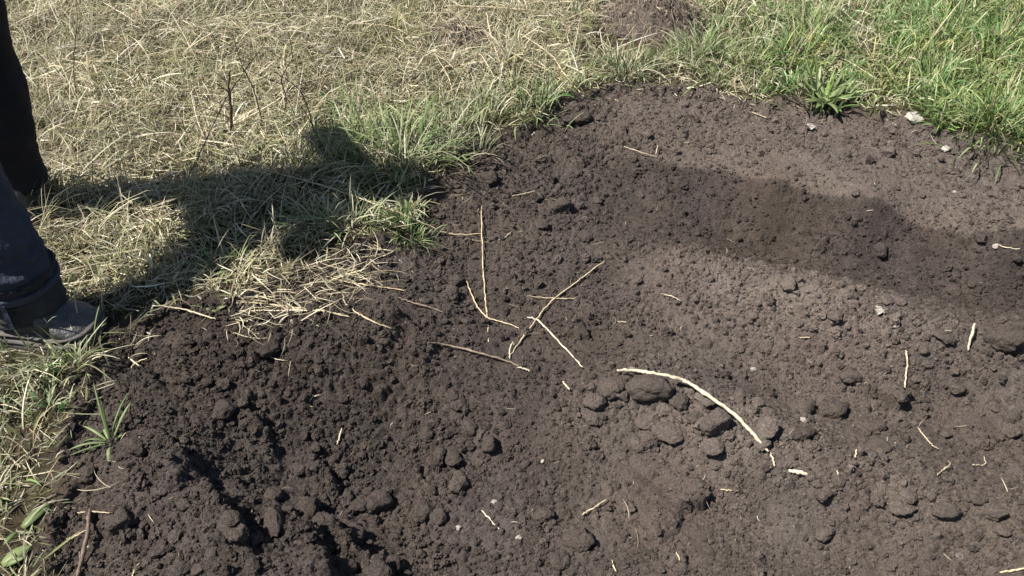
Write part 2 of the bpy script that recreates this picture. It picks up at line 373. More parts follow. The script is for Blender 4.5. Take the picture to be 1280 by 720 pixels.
# ------------------------------------------------------------------ soil crumbs (countless): instanced knobbly grains
def crumbs():
    pts = []; rad = []
    for n, rlo, rhi, base in ((130000, .0018, .0042, .35), (20000, .004, .0085, .12), (3000, .007, .013, .08)):
        x, y = sample_soil(n, lambda c: base + (1 - base) * c, margin=-0.02)
        keep = RNG.random(len(x)) < 0.15 + 0.85 * clump(x, y, 77); x = x[keep]; y = y[keep]
        r = rlo + (rhi - rlo) * RNG.random(len(x)) ** 2
        pts.append(np.c_[x, y, H(x, y) + r * RNG.uniform(-.1, .55, len(x))]); rad.append(r)
    p = np.concatenate(pts); r = np.concatenate(rad); n = len(p)
    me = bpy.data.meshes.new('soil_crumbs'); me.vertices.add(n); me.vertices.foreach_set('co', p.astype(np.float32).ravel())
    d0 = look(SOIL_TONE_M, p[:, 0], p[:, 1]); d = d0 + RNG.normal(0.10, 1, n) * (.08 + .30 * d0)
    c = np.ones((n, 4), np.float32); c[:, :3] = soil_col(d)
    a = me.attributes.new('col', 'FLOAT_COLOR', 'POINT'); a.data.foreach_set('color', c.ravel())
    a = me.attributes.new('rot', 'FLOAT_VECTOR', 'POINT'); a.data.foreach_set('vector', RNG.uniform(0, 6.28, (n, 3)).astype(np.float32).ravel())
    a = me.attributes.new('scl', 'FLOAT_VECTOR', 'POINT'); a.data.foreach_set('vector', (r[:, None] * RNG.uniform(.7, 1.25, (n, 3))).astype(np.float32).ravel())
    o = bpy.data.objects.new('soil_crumbs', me); COL.objects.link(o)
    me.materials.append(M_CRUMB)
    g = bpy.data.node_groups.new('crumb_scatter', 'GeometryNodeTree')
    g.interface.new_socket('Geometry', in_out='INPUT', socket_type='NodeSocketGeometry')
    g.interface.new_socket('Geometry', in_out='OUTPUT', socket_type='NodeSocketGeometry')
    A = lambda k: g.nodes.new(k); L = g.links.new
    gi = A('NodeGroupInput'); go = A('NodeGroupOutput'); j = A('GeometryNodeGeometryToInstance')
    for k in range(6):
        ico = A('GeometryNodeMeshIcoSphere'); ico.inputs['Subdivisions'].default_value = 3; ico.inputs['Radius'].default_value = 1.0
        po = A('GeometryNodeInputPosition'); no = A('ShaderNodeTexNoise'); no.noise_dimensions = '4D'
        no.inputs['W'].default_value = 3.7 * k; no.inputs['Scale'].default_value = 1.25; no.inputs['Detail'].default_value = 3; no.inputs['Roughness'].default_value = .65
        L(po.outputs[0], no.inputs['Vector'])
        sb = A('ShaderNodeMath'); sb.operation = 'MULTIPLY_ADD'; sb.inputs[1].default_value = 3.0; sb.inputs[2].default_value = -1.5
        L(no.outputs[0], sb.inputs[0])
        sc = A('ShaderNodeVectorMath'); sc.operation = 'SCALE'; L(po.outputs[0], sc.inputs[0]); L(sb.outputs[0], sc.inputs['Scale'])
        sp = A('GeometryNodeSetPosition'); L(ico.outputs[0], sp.inputs['Geometry']); L(sc.outputs[0], sp.inputs['Offset'])
        sm = A('GeometryNodeSetMaterial'); sm.inputs['Material'].default_value = M_CRUMB; L(sp.outputs[0], sm.inputs[0])
        L(sm.outputs[0], j.inputs[0])
    ip = A('GeometryNodeInstanceOnPoints'); ip.inputs['Pick Instance'].default_value = True
    L(gi.outputs[0], ip.inputs['Points']); L(j.outputs[0], ip.inputs['Instance'])
    for nm, sock in (('rot', 'Rotation'), ('scl', 'Scale')):
        na = A('GeometryNodeInputNamedAttribute'); na.data_type = 'FLOAT_VECTOR'; na.inputs['Name'].default_value = nm
        L(na.outputs[0], ip.inputs[sock])
    rv = A('FunctionNodeRandomValue'); rv.data_type = 'INT'
    rv.inputs[4].default_value = 0; rv.inputs[5].default_value = 5
    L(rv.outputs[2], ip.inputs['Instance Index'])
    L(ip.outputs[0], go.inputs[0])
    md = o.modifiers.new('scatter', 'NODES'); md.node_group = g
    o['kind'] = 'stuff'; o['label'] = 'loose brown soil crumbs strewn over the dug furrows'; o['category'] = 'soil crumbs'
crumbs()

# ------------------------------------------------------------------ clods that can be counted
def clod_mesh(seed, flat=.75):
    bm = bmesh.new(); bmesh.ops.create_icosphere(bm, subdivisions=4, radius=1.0)
    from mathutils import noise
    off = Vector((seed * 7.3, seed * 3.1, seed * 5.7))
    rr = random.Random(seed); planes = []
    for _ in range(9):
        nv_ = Vector((rr.gauss(0, 1), rr.gauss(0, 1), rr.gauss(0, 1))).normalized(); planes.append((nv_, rr.uniform(.62, .9)))
    for v in bm.verts:
        for nv_, of in planes:
            dd = v.co.dot(nv_) - of
            if dd > 0: v.co -= nv_ * dd * .85
        p = v.co.copy()
        k = 1.12 + .28 * noise.noise(p * 1.1 + off) + .18 * noise.noise(p * 2.6 + off) + .12 * noise.noise(p * 6 + off) + .07 * noise.noise(p * 13 + off)
        v.co = p * k; v.co.z *= flat
    for f in bm.faces: f.smooth = True
    me = bpy.data.meshes.new('clod'); bm.to_mesh(me); bm.free(); me.materials.append(M_CLOD)
    return me
CLODS = [clod_mesh(k + 1, f) for k, f in enumerate((.8, .65, .9, .7, .75, .6, .85, .7))]

def put_clod(p, r, mesh, label, group=None, d=None, sx=1, sy=1, name='soil_clod', sink=.35, rz=None):
    o = bpy.data.objects.new(name, mesh); COL.objects.link(o)
    o.location = (p[0], p[1], p[2] + r * (.75 - sink) * .8); o.scale = (r * sx, r * sy, r * .95)
    o.rotation_euler = (random.uniform(-.25, .25), random.uniform(-.25, .25), random.uniform(0, 6.28) if rz is None else rz)
    dd = float(look(SOIL_TONE_M, np.array([p[0]]), np.array([p[1]]))[0]) + random.uniform(-.05, .2) if d is None else d
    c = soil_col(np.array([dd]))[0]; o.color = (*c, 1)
    return tag(o, label, 'soil clod', group)

NAMED = [  # px, py, radius px, sx, sy, dryness, label
 (812,490,25,1.1,.85,.5,'large smooth grey clod beside the left end of the long peeled stick'),
 (848,505,13,1,1,.45,'dark round clod just right of the largest clod by the peeled stick'),
 (893,532,17,1.1,.9,.75,'pale lumpy clod under the middle of the long peeled stick'),
 (868,526,11,1,1,.6,'small pale clod left of the lumpy clod under the peeled stick'),
 (575,605,14,.9,1.1,.55,'flat pale grey clod alone on the lower middle slope'),
 (344,655,17,.7,1.3,.25,'upright dark clod casting a black shadow in the lower left hollow'),
 (1258,428,17,1.2,.8,.4,'dark flat clod at the right edge below the upper furrow ridge'),
 (1180,424,10,1.2,.8,.6,'ring shaped pale clod left of the short upright stick piece'),
 (1062,473,12,1,1,.55,'round brown clod standing alone left of the split straw'),
 (1043,398,9,1,1,.8,'pale clod at the right end of the dry upper ridge'),
 (474,632,15,1.1,.9,.25,'rounded clod above the dark hollow at the bottom'),
 (448,634,13,1,1,.22,'knobbly clod touching the rounded clod above the hollow'),
 (530,640,14,1,1,.25,'broken clod right of the dark hollow at the bottom'),
 (550,648,11,1,1,.3,'small clod stuck to the broken clod near the hollow'),
 (724,678,16,1.2,.9,.4,'wide clod at the bottom edge left of the smooth slab'),
 (700,702,12,1,1,.4,'clod half buried below the wide clod at the bottom edge'),
 (680,645,12,1,1,.4,'clod beside the short diagonal straw on the bottom slope'),
 (550,570,10,.8,1.2,.3,'narrow clod with dark shadow on the middle slope'),
 (566,500,11,.7,1.2,.25,'tall small clod high on the dark middle slope'),
 (336,440,14,1,1,.1,'dark clod on top of the left mound'),
 (282,515,14,1,1,.2,'clod beside the black hollow on the left mound'),
 (1098,560,14,1.2,.9,.5,'flat brown clod below the split straw'),
 (1040,515,14,1.2,.9,.45,'dark smooth clod right of the lower tip of the peeled stick'),
 (1090,536,11,1.4,.7,.55,'long low clod below the dark smooth clod'),
 (1003,545,13,1.3,.8,.35,'dark clod touching the tip of the peeled stick'),
 (1045,397,8,1,1,.8,'tiny pale clod on the upper ridge crest'),
 (700,262,13,1.1,.9,.4,'rough clod on the slope above the crossing straws'),
 (727,150,11,1,1,.3,'dark clod at the grass edge above the slope'),
 (612,225,12,1,1,.2,'dark clod at the grass edge right of the person shadow'),
 (1183,640,12,1.3,.8,.5,'low clod in the lower right crumb row'),
 (1240,643,11,1.4,.8,.6,'long pale clod near the lower right edge'),
 (1222,625,9,1.1,.9,.5,'small dark clod above the long pale clod at lower right'),
 (170,560,13,1.2,.9,.3,'big lump under the broad bladed seedling'),
 (110,595,11,1,1,.3,'lump at the grass edge below the seedling'),
 (150,655,14,1,1.1,.35,'large lump beside the brown stick at lower left'),
 (200,690,11,1,1,.3,'lump at the bottom of the left mound'),
]
for k, (px, py, rp, sx, sy, d, lab) in enumerate(NAMED):
    p = on(px, py); dist = (p - cam.location).length
    put_clod(p, rp * dist / FPX * .95, CLODS[k % 8], lab, 'single clods on the dug soil', d, sx, sy, rz=random.uniform(-.5, .5))

# unnamed clods: alike, told apart only by the patch they lie in
PATCH = [('soil clod on the dark crest just below the boot and litter', 30, (130, 420, 520, 480)),
         ('soil clod on the lower left mound below the broad bladed seedling', 28, (100, 570, 250, 720)),
         ('soil clod on the dark crumbly left slope above the black hollows', 34, (230, 480, 480, 600)),
         ('soil clod around the black hollows at the bottom edge', 26, (260, 600, 520, 720)),
         ('soil clod on the middle slope around the flat pale grey clod', 22, (520, 480, 680, 720)),
         ('soil clod in the crumb row beneath the peeled stick', 30, (740, 465, 960, 570)),
         ('soil clod in the crumb row right of the white stub of stick', 30, (1010, 540, 1280, 670)),
         ('soil clod near the split straw and the short thick stick piece', 16, (1080, 430, 1280, 530)),
         ('soil clod on the dry crest left of the torn white scrap', 26, (840, 320, 1070, 420)),
         ('soil clod in the upper furrow above the torn white scrap', 24, (960, 290, 1280, 385)),
         ('soil clod on the pale strip right below the white stone and green grass', 30, (960, 165, 1280, 260)),
         ('soil clod at the far soil edge below the dead grass hummock', 30, (680, 130, 940, 200)),
         ('soil clod on the rough slope above the crossing straws', 24, (600, 215, 780, 330)),
         ('soil clod between the litter and the long upright straw', 18, (470, 300, 610, 430))]
PATCH = [(l, l[5:], int(n * .7), b) for l, n, b in PATCH]
BIG = {'soil clod on the dark crest just below the boot and litter': .8, 'soil clod on the lower left mound below the broad bladed seedling': .85, 'soil clod on the dark crumbly left slope above the black hollows': .75, 'soil clod in the crumb row beneath the peeled stick': 1.5, 'soil clod in the crumb row right of the white stub of stick': 1.25, 'soil clod around the black hollows at the bottom edge': 1.2}
for lab, grp, n, (x0, y0, x1, y1) in PATCH:
    c = 0; tries = 0
    while c < n and tries < 4000:
        tries += 1
        px, py = random.uniform(x0, x1), random.uniform(y0, y1); p = on(px, py)
        ax, ay = np.array([p.x]), np.array([p.y])
        if look(SD, ax, ay)[0] < .03 or random.random() > look(CRUM, ax, ay)[0] ** 1.5: continue
        put_clod(p, BIG.get(lab, 1.0) * (.009 + .011 * random.random() ** 2), random.choice(CLODS), lab, grp, sx=random.uniform(.8, 1.3), sy=random.uniform(.8, 1.2), sink=random.uniform(.15, .5)); c += 1

# ------------------------------------------------------------------ tubes: straws, stalks, twigs
def tube(name, pts, radii, col, mat=None, parent=None, sides=7, wob=.0013, res=8):
    pts = [Vector(p) for p in pts]; n = len(pts); P = []; R = []
    for i in range(n - 1):
        p0 = pts[max(i - 1, 0)]; p1 = pts[i]; p2 = pts[i + 1]; p3 = pts[min(i + 2, n - 1)]
        for k in range(res):
            t = k / res
            q = .5 * ((2 * p1) + (p2 - p0) * t + (2 * p0 - 5 * p1 + 4 * p2 - p3) * t * t + (3 * p1 - p0 - 3 * p2 + p3) * t ** 3)
            P.append(q); R.append(radii[i] * (1 - t) + radii[i + 1] * t)
    P.append(pts[-1]); R.append(radii[-1])
    V = []; F = []
    for i, q in enumerate(P):
        d = (P[min(i + 1, len(P) - 1)] - P[max(i - 1, 0)]).normalized()
        a = d.cross(Vector((0, 0, 1)));
        if a.length < 1e-4: a = Vector((1, 0, 0))
        a.normalize(); b = a.cross(d)
        q = q + Vector((random.uniform(-wob, wob), random.uniform(-wob, wob), random.uniform(-wob, wob)))
        r = R[i] * random.uniform(.82, 1.12) * (1.25 if i % 9 == 4 else 1)
        for s in range(sides):
            th = 6.2832 * s / sides; V.append(q + a * (r * math.cos(th)) + b * (r * math.sin(th)))
    for i in range(len(P) - 1):
        for s in range(sides):
            F.append((i * sides + s, i * sides + (s + 1) % sides, (i + 1) * sides + (s + 1) % sides, (i + 1) * sides + s))
    me = bpy.data.meshes.new(name); me.from_pydata([tuple(v) for v in V], [], F + [tuple(range(sides))[::-1], tuple(range((len(P) - 1) * sides, len(P) * sides))])
    for f in me.polygons: f.use_smooth = True
    me.update(); me.materials.append(mat or M_STRAW)
    o = bpy.data.objects.new(name, me); COL.objects.link(o); o.color = (*col, 1)
    if parent: o.parent = parent
    return o

def lay(pix, lift, bridge=True):
    """points on the relief under photo pixels; a stiff stalk bridges the dips between its ends"""
    out = []
    for k, q in enumerate(pix):
        l = q[2] if len(q) > 2 else lift
        out.append(on(q[0], q[1], l))
    return out

PALE = (.58, .47, .30); CREAM = (.70, .60, .42); TAN = (.36, .27, .16); BROWN = (.13, .085, .055); GREYB = (.22, .17, .12)
STRAWS = [ # name, pixels (x, y[, lift]), radius m, colour, label, category
 ('peeled_stick', [(771,463,.014),(795,463,.02),(820,467,.026),(848,473,.03),(858,477,.032),(880,491,.032),(918,518,.03),(940,541,.022),(960,564,.012)], .0046, CREAM, 'long bent peeled cream stick lying across the middle furrow', 'stick'),
 ('straw', [(602,258,.03),(603,310,.02),(606,365,.012),(609,395,.008),(611,427,.004)], .0026, PALE, 'long straight straw running up and down the photo between furrows', 'straw'),
 ('straw', [(583,351,.02),(592,374),(600,388),(612,398),(630,403),(649,410)], .0025, PALE, 'bent straw crossing the foot of the long upright straw', 'straw'),
 ('straw', [(756,326,.012),(725,349),(690,376,.012),(668,402,.014),(652,424),(636,447)], .0027, PALE, 'longest of the crossing straws, slanting from upper right to lower left', 'straw'),
 ('straw', [(659,370,.012),(680,372),(700,373,.006),(721,373)], .0023, PALE, 'short level straw crossing the upper part of the slanting straw', 'straw'),
 ('straw', [(659,396,.014),(674,402,.012),(700,428),(728,459)], .0029, CREAM, 'pale straw forming a cross with the slanting straw', 'straw'),
 ('straw', [(641,427,.02),(637,437,.016),(637,448)], .0023, CREAM, 'tiny hooked straw at the lower end of the slanting straw', 'straw'),
 ('twig', [(535,428,.02),(562,432,.022),(600,441,.02),(630,450,.015),(663,463,.008)], .0036, GREYB, 'grey brown twig sticking out of the dark hole', 'twig'),
 ('straw', [(646,459,.012),(655,461,.013),(663,464,.01)], .0028, CREAM, 'small pale splinter lying on the end of the grey twig', 'straw'),
 ('twig', [(498,372,.008),(515,378,.01),(540,385,.01),(562,394,.004)], .0034, GREYB, 'short grey twig above the dark hole', 'twig'),
 ('straw', [(280,378,.012),(320,379,.014),(365,384,.012),(400,388),(437,396)], .0031, PALE, 'upper straw of the pair lying on the left mound crest', 'straw'),
 ('straw', [(300,389,.010),(350,388,.012),(390,388,.014),(430,393)], .0025, CREAM, 'lower straw of the pair lying on the left mound crest', 'straw'),
 ('straw', [(408,345,.01),(432,352,.012),(465,357,.012),(508,363)], .0028, PALE, 'straw lying over the litter above the left mound', 'straw'),
 ('straw', [(432,378,.014),(445,390,.014),(465,401,.01),(490,411)], .0026, PALE, 'curved straw left of the short grey twig', 'straw'),
 ('straw', [(428,367,.02),(431,378,.02),(437,388,.012)], .0022, PALE, 'little upright straw above the curved straw', 'straw'),
 ('straw', [(330,212,.06),(400,231,.055),(470,255,.05),(520,275,.035),(555,290,.015),(580,293,.01),(607,292,.006)], .0027, PALE, 'long straw reaching from the shaded grass onto the soil', 'straw'),
 ('straw', [(190,382,.03),(222,385,.035),(245,391,.03),(270,399,.02)], .0030, CREAM, 'thick pale straw in front of the boot toe', 'straw'),
 ('straw', [(148,260,.05),(185,262,.055),(225,263,.05),(280,261,.04)], .0028, CREAM, 'bright level straw in the gap between the leg shadows', 'straw'),
 ('straw', [(826,367,.008),(838,370,.01),(851,376,.006)], .0028, CREAM, 'short white straw piece above the middle furrow', 'straw'),
 ('straw', [(772,402,.005),(783,403,.005)], .0018, CREAM, 'tiny straw scrap above the peeled stick', 'straw'),
 ('stick_piece', [(1218,404,.03),(1215,417,.02),(1210,437,.008)], .0038, CREAM, 'short thick peeled stick piece propped up at right', 'stick'),
 ('split_straw', [(1132,437,.02),(1134,452,.02),(1133,468,.012),(1131,484,.004)], .0034, CREAM, 'split straw standing left of the short thick stick piece', 'straw'),
 ('straw', [(1114,457,.01),(1109,464,.01),(1100,471,.006)], .0024, TAN, 'small tan straw left of the split straw', 'straw'),
 ('stick_piece', [(986,588,.012),(998,590,.012),(1012,593,.010)], .0052, CREAM, 'white stub of stick below the tip of the peeled stick', 'stick'),
 ('straw', [(963,566,.014),(966,574,.014),(969,583,.006)], .0036, CREAM, 'frayed scrap at the tip of the peeled stick', 'straw'),
 ('straw', [(602,638,.010),(612,649,.012),(625,662,.008)], .0026, CREAM, 'short white straw on the lower middle slope', 'straw'),
 ('straw', [(427,535,.016),(425,544,.014),(421,555,.008)], .0030, CREAM, 'small white straw on the dark left slope', 'straw'),
 ('straw', [(386,499,.012),(391,496,.012),(399,494,.01)], .0024, CREAM, 'tiny white straw high on the dark left slope', 'straw'),
 ('straw', [(728,643,.010),(742,635,.012),(758,624,.014)], .0030, PALE, 'short diagonal straw on the bottom slope', 'straw'),
 ('straw', [(1147,534,.012),(1157,546,.012),(1167,556,.01),(1174,559,.01)], .0022, PALE, 'thin crooked straw at lower right', 'straw'),
 ('straw', [(1186,574,.012),(1187,581,.012),(1178,588,.01),(1172,593,.01)], .0019, PALE, 'thin forked rootlet below the crooked straw', 'straw'),
 ('straw', [(1230,569,.012),(1232,579,.01),(1217,580,.008)], .0021, CREAM, 'bent white scrap near the right edge', 'straw'),
 ('straw', [(1250,716,.010),(1265,713,.010),(1290,709,.010)], .0034, PALE, 'straw piece in the bottom right corner', 'straw'),
 ('straw', [(1071,561,.01),(1069,572,.01)], .0022, CREAM, 'tiny upright scrap in the lower crumb row', 'straw'),
 ('straw', [(1046,588,.01),(1051,602,.006)], .0020, PALE, 'thin scrap right of the white stub', 'straw'),
 ('straw', [(1245,305,.012),(1258,310,.012),(1275,311,.01)], .0022, CREAM, 'level straw scrap at the right edge of the upper furrow', 'straw'),
 ('straw', [(704,477,.01),(712,487,.008)], .0032, CREAM, 'short white fleck left of the peeled stick', 'straw'),
 ('straw', [(640,245,.012),(655,242,.012),(668,239,.012)], .0022, PALE, 'small straw on the slope right of the person shadow', 'straw'),
 ('straw', [(590,300,.01),(612,303,.01)], .0018, TAN, 'small tan straw below the long crossing straw', 'straw'),
 ('straw', [(623,300,.01),(631,296,.01),(638,290,.012)], .0022, PALE, 'curled straw right of the long upright straw', 'straw'),
 ('straw', [(780,183,.01),(800,190,.014),(822,196,.008)], .0022, PALE, 'straw on the pale soil below the far grass', 'straw'),
 ('straw', [(822,182,.014),(820,192,.014)], .0022, PALE, 'upright scrap beside the straw on the far pale soil', 'straw'),
 ('straw', [(940,140,.01),(958,148,.01)], .0022, PALE, 'straw at the far grass edge', 'straw'),
 ('straw', [(1000,422,.006),(1012,421,.006)], .0018, PALE, 'tiny scrap below the dry ridge', 'straw'),
 ('straw', [(900,612,.006),(915,613,.006)], .0018, PALE, 'tiny level scrap on the lower slab', 'straw'),
 ('straw', [(845,690,.008),(850,700,.008)], .0018, PALE, 'tiny scrap near the bottom edge', 'straw'),
 ('straw', [(765,700,.008),(770,715,.008)], .0020, PALE, 'tiny upright scrap at the bottom edge', 'straw'),
 ('stick', [(112,637,.02),(110,660,.022),(104,690,.018),(96,722,.012)], .0048, (.16, .115, .085), 'brown stick lying upright in the lower left corner', 'stick'),
 ('straw', [(96,641,.016),(115,640,.026),(140,641,.014)], .0024, PALE, 'straw crossing the top of the brown stick', 'straw'),
 ('straw', [(82,675,.014),(95,670,.016),(108,662,.022)], .0023, PALE, 'straw leaning on the brown stick', 'straw'),
 ('straw', [(178,700,.01),(168,712,.012),(166,730,.01)], .0022, PALE, 'curved rootlet at the bottom of the left mound', 'straw'),
 ('straw', [(164,460,.02),(172,452,.02),(184,448,.03)], .0024, PALE, 'straw scrap below the boot shadow', 'straw'),
 ('straw', [(160,447,.02),(172,456,.02),(182,462,.012)], .0028, CREAM, 'white scrap at the edge of the left mound', 'straw'),
 ('stalk', [(560,7,.05),(610,9,.06),(650,12,.06),(697,16,.04)], .0042, PALE, 'thick pale stalk lying level at the top edge', 'stalk'),
 ('stalk', [(650,42,.07),(672,56,.07),(692,72,.06),(705,92,.04),(730,122,.01)], .0036, PALE, 'bent stalk falling from the dry grass to the soil edge', 'stalk'),
 ('stalk', [(627,58,.06),(655,74,.05),(695,92,.03)], .0030, PALE, 'stalk lying left of the bent stalk', 'stalk'),
 ('stalk', [(608,15,.12),(614,45,.08),(626,82,.04)], .0032, PALE, 'upright pale stalk below the level stalk', 'stalk'),
 ('stalk', [(545,70,.09),(560,95,.06),(566,118,.03)], .0026, PALE, 'pale stalk standing before the dead grass tussock', 'stalk'),
 ('stalk', [(440,30,.05),(485,32,.07),(520,50,.04)], .0024, PALE, 'pale stalk above the green shaded tuft', 'stalk'),
 ('stalk', [(130,3,.06),(158,20,.07),(175,32,.05)], .0030, CREAM, 'pale stalk at the top left', 'stalk'),
 ('stalk', [(343,150,.07),(352,170,.06),(363,187,.04)], .0028, PALE, 'pale stalk at the upper edge of the person shadow', 'stalk'),
 ('stalk', [(100,108,.05),(150,100,.06),(215,64,.08),(240,60,.08)], .0020, TAN, 'thin tan stalk beside the legs', 'stalk'),
 ('straw', [(285,97,.11),(306,91,.12),(325,92,.10)], .0024, CREAM, 'pale straw resting on the upright dark twig', 'straw'),
]
for nm, pix, r, c, lab, cat in STRAWS:
    soily = nm in ('straw', 'twig') and pix[0][1] > 240
    pts = lay([(*q[:2], (q[2] if len(q) > 2 else .01) * (.6 if soily else 1)) for q in pix], .010); n = len(pts)
    rad = [r * (1.0 if 'stick' in nm else .74) * (0.62 if k in (0, n - 1) and n > 2 else 1.0) for k in range(n)]
    j = random.uniform(.85, 1.1)
    tag(tube(nm, pts, rad, tuple(min(1, v * j) for v in c)), lab, cat, 'straws and stalks')

# standing dark weed stems in the dry grass
def stem(name, base, tips, r, col, lab, group='dead weeds standing in the dry grass', twigs=5):
    b = on(*base)
    pts = [b - Vector((0, 0, .02))]
    for (px, py, dy, z) in tips:      # pixel, distance behind the root, height above the ground
        d = ray(px, py); Y = b.y + dy; t = Y / d[1]; pts.append(Vector((d[0] * t, Y, CAM_H + d[2] * t)))
    n = len(pts)
    o = tube(name, pts, [r * (1 - .6 * k / (n - 1)) for k in range(n)], col, wob=.0015)
    for k in range(twigs):
        f = .35 + .6 * k / max(1, twigs); q = pts[0].lerp(pts[-1], f); a = random.uniform(0, 6.28); l = random.uniform(.05, .11)
        e = q + Vector((l * math.cos(a), .6 * l * math.sin(a), l * random.uniform(.3, .9))); mid = q.lerp(e, .5) + Vector((random.uniform(-.01, .01), 0, random.uniform(0, .012)))
        tube('twig', [q, mid, e], [r * .4, r * .3, r * .2], col, parent=o, sides=5, wob=.001)
    return tag(o, lab, 'weed', group)
stem('dead_weed', (288,172), [(289,140,-.03,0),(286,112,-.05,0),(287,88,-.06,0)], .0068, (.13,.095,.065), 'thick dark broken stem standing upright in the dry grass')
stem('dead_weed', (222,238), [(255,180,.02,0),(285,120,.04,0),(320,70,.06,0),(345,35,.08,0)], .0019, (.15,.115,.08), 'thin dark leaning stem left of the broken stem')
stem('dead_weed', (330,160), [(318,115,-.05,0),(302,80,-.08,0),(292,45,-.1,0)], .0026, (.12,.09,.065), 'thin crooked stem right of the broken stem')
stem('dead_weed', (350,150), [(358,125,-.04,0),(352,98,-.07,0),(365,72,-.09,0),(360,40,-.1,0)], .0028, (.10,.075,.055), 'dark zigzag stem above the person shadow')
stem('dead_weed', (395,175), [(385,135,-.05,0),(372,110,-.07,0),(340,88,-.07,0)], .0026, (.09,.07,.05), 'dark arching stem over the shaded tuft')
stem('dead_weed', (95,130), [(92,80,.0,0),(96,30,.0,0),(94,-20,.0,0)], .0022, (.13,.10,.07), 'thin dark stem rising beside the legs')

# ------------------------------------------------------------------ pale stones and scraps
M_STONE = simple_mat('pale_stone', (.66, .61, .52), .8, .2, [(120, .003, 4)], (.55, 1.2), 60)
M_PEB = simple_mat('grey_pebble', (.34, .30, .26), .85, .2, [(150, .001, 4)], (.8, 1.2), 50)
M_PAPER = simple_mat('white_scrap', (.68, .64, .57), .7, .2, [(90, .001, 3)], (.65, 1.15), 60)
def stone(px, py, rp, lab, mat, sx=1.0, cat='stone', name='stone'):
    p = on(px, py); r = .66 * rp * (p - cam.location).length / FPX
    me = clod_mesh(random.randint(20, 90), .8); me.materials.clear(); me.materials.append(mat)
    o = bpy.data.objects.new(name, me); COL.objects.link(o)
    o.location = p + Vector((0, 0, r * .25)); o.scale = (r * sx, r, r); o.rotation_euler = (0, 0, random.uniform(-.4, .4))
    tag(o, lab, cat)
stone(1142,150,12,'bright white stone at the edge of the green grass',M_STONE,1.1)
stone(1181,187,6,'small cream stone on the soil below the white stone',M_STONE,1.1)
stone(1165,140,3.5,'tiny white pebble right of the white stone',M_STONE)
stone(1120,407,5,'pale square pebble below the torn white scrap',M_PEB,1.1)
stone(1244,309,5,'grey pebble left of the level straw scrap at right',M_PEB)
stone(648,672,4,'tiny white chip on the bottom slope',M_STONE,1.3)
stone(573,660,5,'pale crumbly pebble on the lower middle slope',M_PEB)
stone(618,628,5,'round pale pebble above the short white straw',M_PEB)
stone(678,577,4,'small pale pebble on the smooth middle slope',M_PEB)
stone(1005,525,6,'round tan pebble left of the dark smooth clod',M_PEB)
stone(942,462,5,'pale pebble above the peeled stick',M_PEB)
stone(1193,240,2.5,'white fleck on the far edge of the upper furrow',M_STONE,1.4)
def scrap(px, py, wp, hp, lab):
    p = on(px, py); s = (p - cam.location).length / FPX; bm = bmesh.new(); n = 7; m = 5; g = []
    for j in range(m):
        for i in range(n):
            u = i / (n - 1) - .5; v = j / (m - 1) - .5
            e = 1 + .35 * math.sin(5 * u + 9 * v)
            g.append(bm.verts.new((u * wp * s * (1 - .5 * abs(v)), v * hp * s * 1.4 * e, .006 + .006 * math.sin(7 * u + 3 * v) + .004 * math.cos(11 * v))))
    for j in range(m - 1):
        for i in range(n - 1):
            bm.faces.new((g[j*n+i], g[j*n+i+1], g[(j+1)*n+i+1], g[(j+1)*n+i]))
    ex = bmesh.ops.solidify(bm, geom=bm.faces[:], thickness=.0012)
    me = bpy.data.meshes.new('scrap'); bm.to_mesh(me); bm.free(); me.materials.append(M_PAPER)
    o = bpy.data.objects.new('torn_scrap', me); COL.objects.link(o); o.location = p + Vector((0, 0, .004)); o.rotation_euler = (.2, .1, random.uniform(-.6, .2))
    tag(o, lab, 'scrap')
scrap(1098,391,13,7,'torn white scrap lying below the upper furrow ridge')
scrap(1013,162,13,5,'pale dry leaf scrap on the far soil strip')

# ------------------------------------------------------------------ grass
def blades(root, L, W, az, pitch, bend, roll, colr, rows=4, curl=None):
    """ribbons: root (n,3); returns verts, quads, tris, colours"""
    n = len(root); P = [root]; p = root.copy(); azs = az.copy()
    T = []
    for k in range(rows):
        pt_ = pitch + bend * (k / max(rows - 1, 1)); a_ = azs + (0 if curl is None else curl * k / rows)
        d = np.c_[np.cos(pt_) * np.cos(a_), np.cos(pt_) * np.sin(a_), np.sin(pt_)]
        T.append(d); p = p + d * (L / rows)[:, None]; P.append(p)
    T.append(T[-1])
    V = np.zeros((n, 2 * rows + 1, 3)); prof = [.75, 1, .9, .6, .35, .2]
    for k in range(rows):
        d = T[k]; side = np.c_[-np.sin(az), np.cos(az), np.zeros(n)]
        up = np.cross(d, side)
        sd = side * np.cos(roll)[:, None] + up * np.sin(roll)[:, None]
        wk = (W * prof[int(k * 4 / rows)] / 2)[:, None]
        V[:, 2 * k] = P[k] + sd * wk; V[:, 2 * k + 1] = P[k] - sd * wk
    V[:, 2 * rows] = P[rows]
    m = 2 * rows + 1; b = (np.arange(n) * m)[:, None]
    q = np.concatenate([b + np.array([[2*k, 2*k+1, 2*k+3, 2*k+2]]) for k in range(rows - 1)])
    t = b + np.array([[2*rows-2, 2*rows-1, 2*rows]])
    C = np.repeat(colr[:, None], m, 1)
    # paler tips, browner bases
    f = np.repeat(np.r_[np.repeat(np.arange(rows) / rows, 2), 1.0][None], n, 0)[..., None]
    C = C * (0.78 + 0.3 * f)
    return V.reshape(-1, 3), q, t, np.clip(C.reshape(-1, 3), 0, 1)

def blade_obj(name, sets, mat, parent=None):
    vs, qs, ts, cs_ = [], [], [], []; off = 0
    for v, q, t, c in sets:
        vs.append(v); qs.append(q + off); ts.append(t + off); cs_.append(c); off += len(v)
    return mesh_np(name, np.concatenate(vs), [np.concatenate(qs), np.concatenate(ts)], mat, parent, True, np.concatenate(cs_))

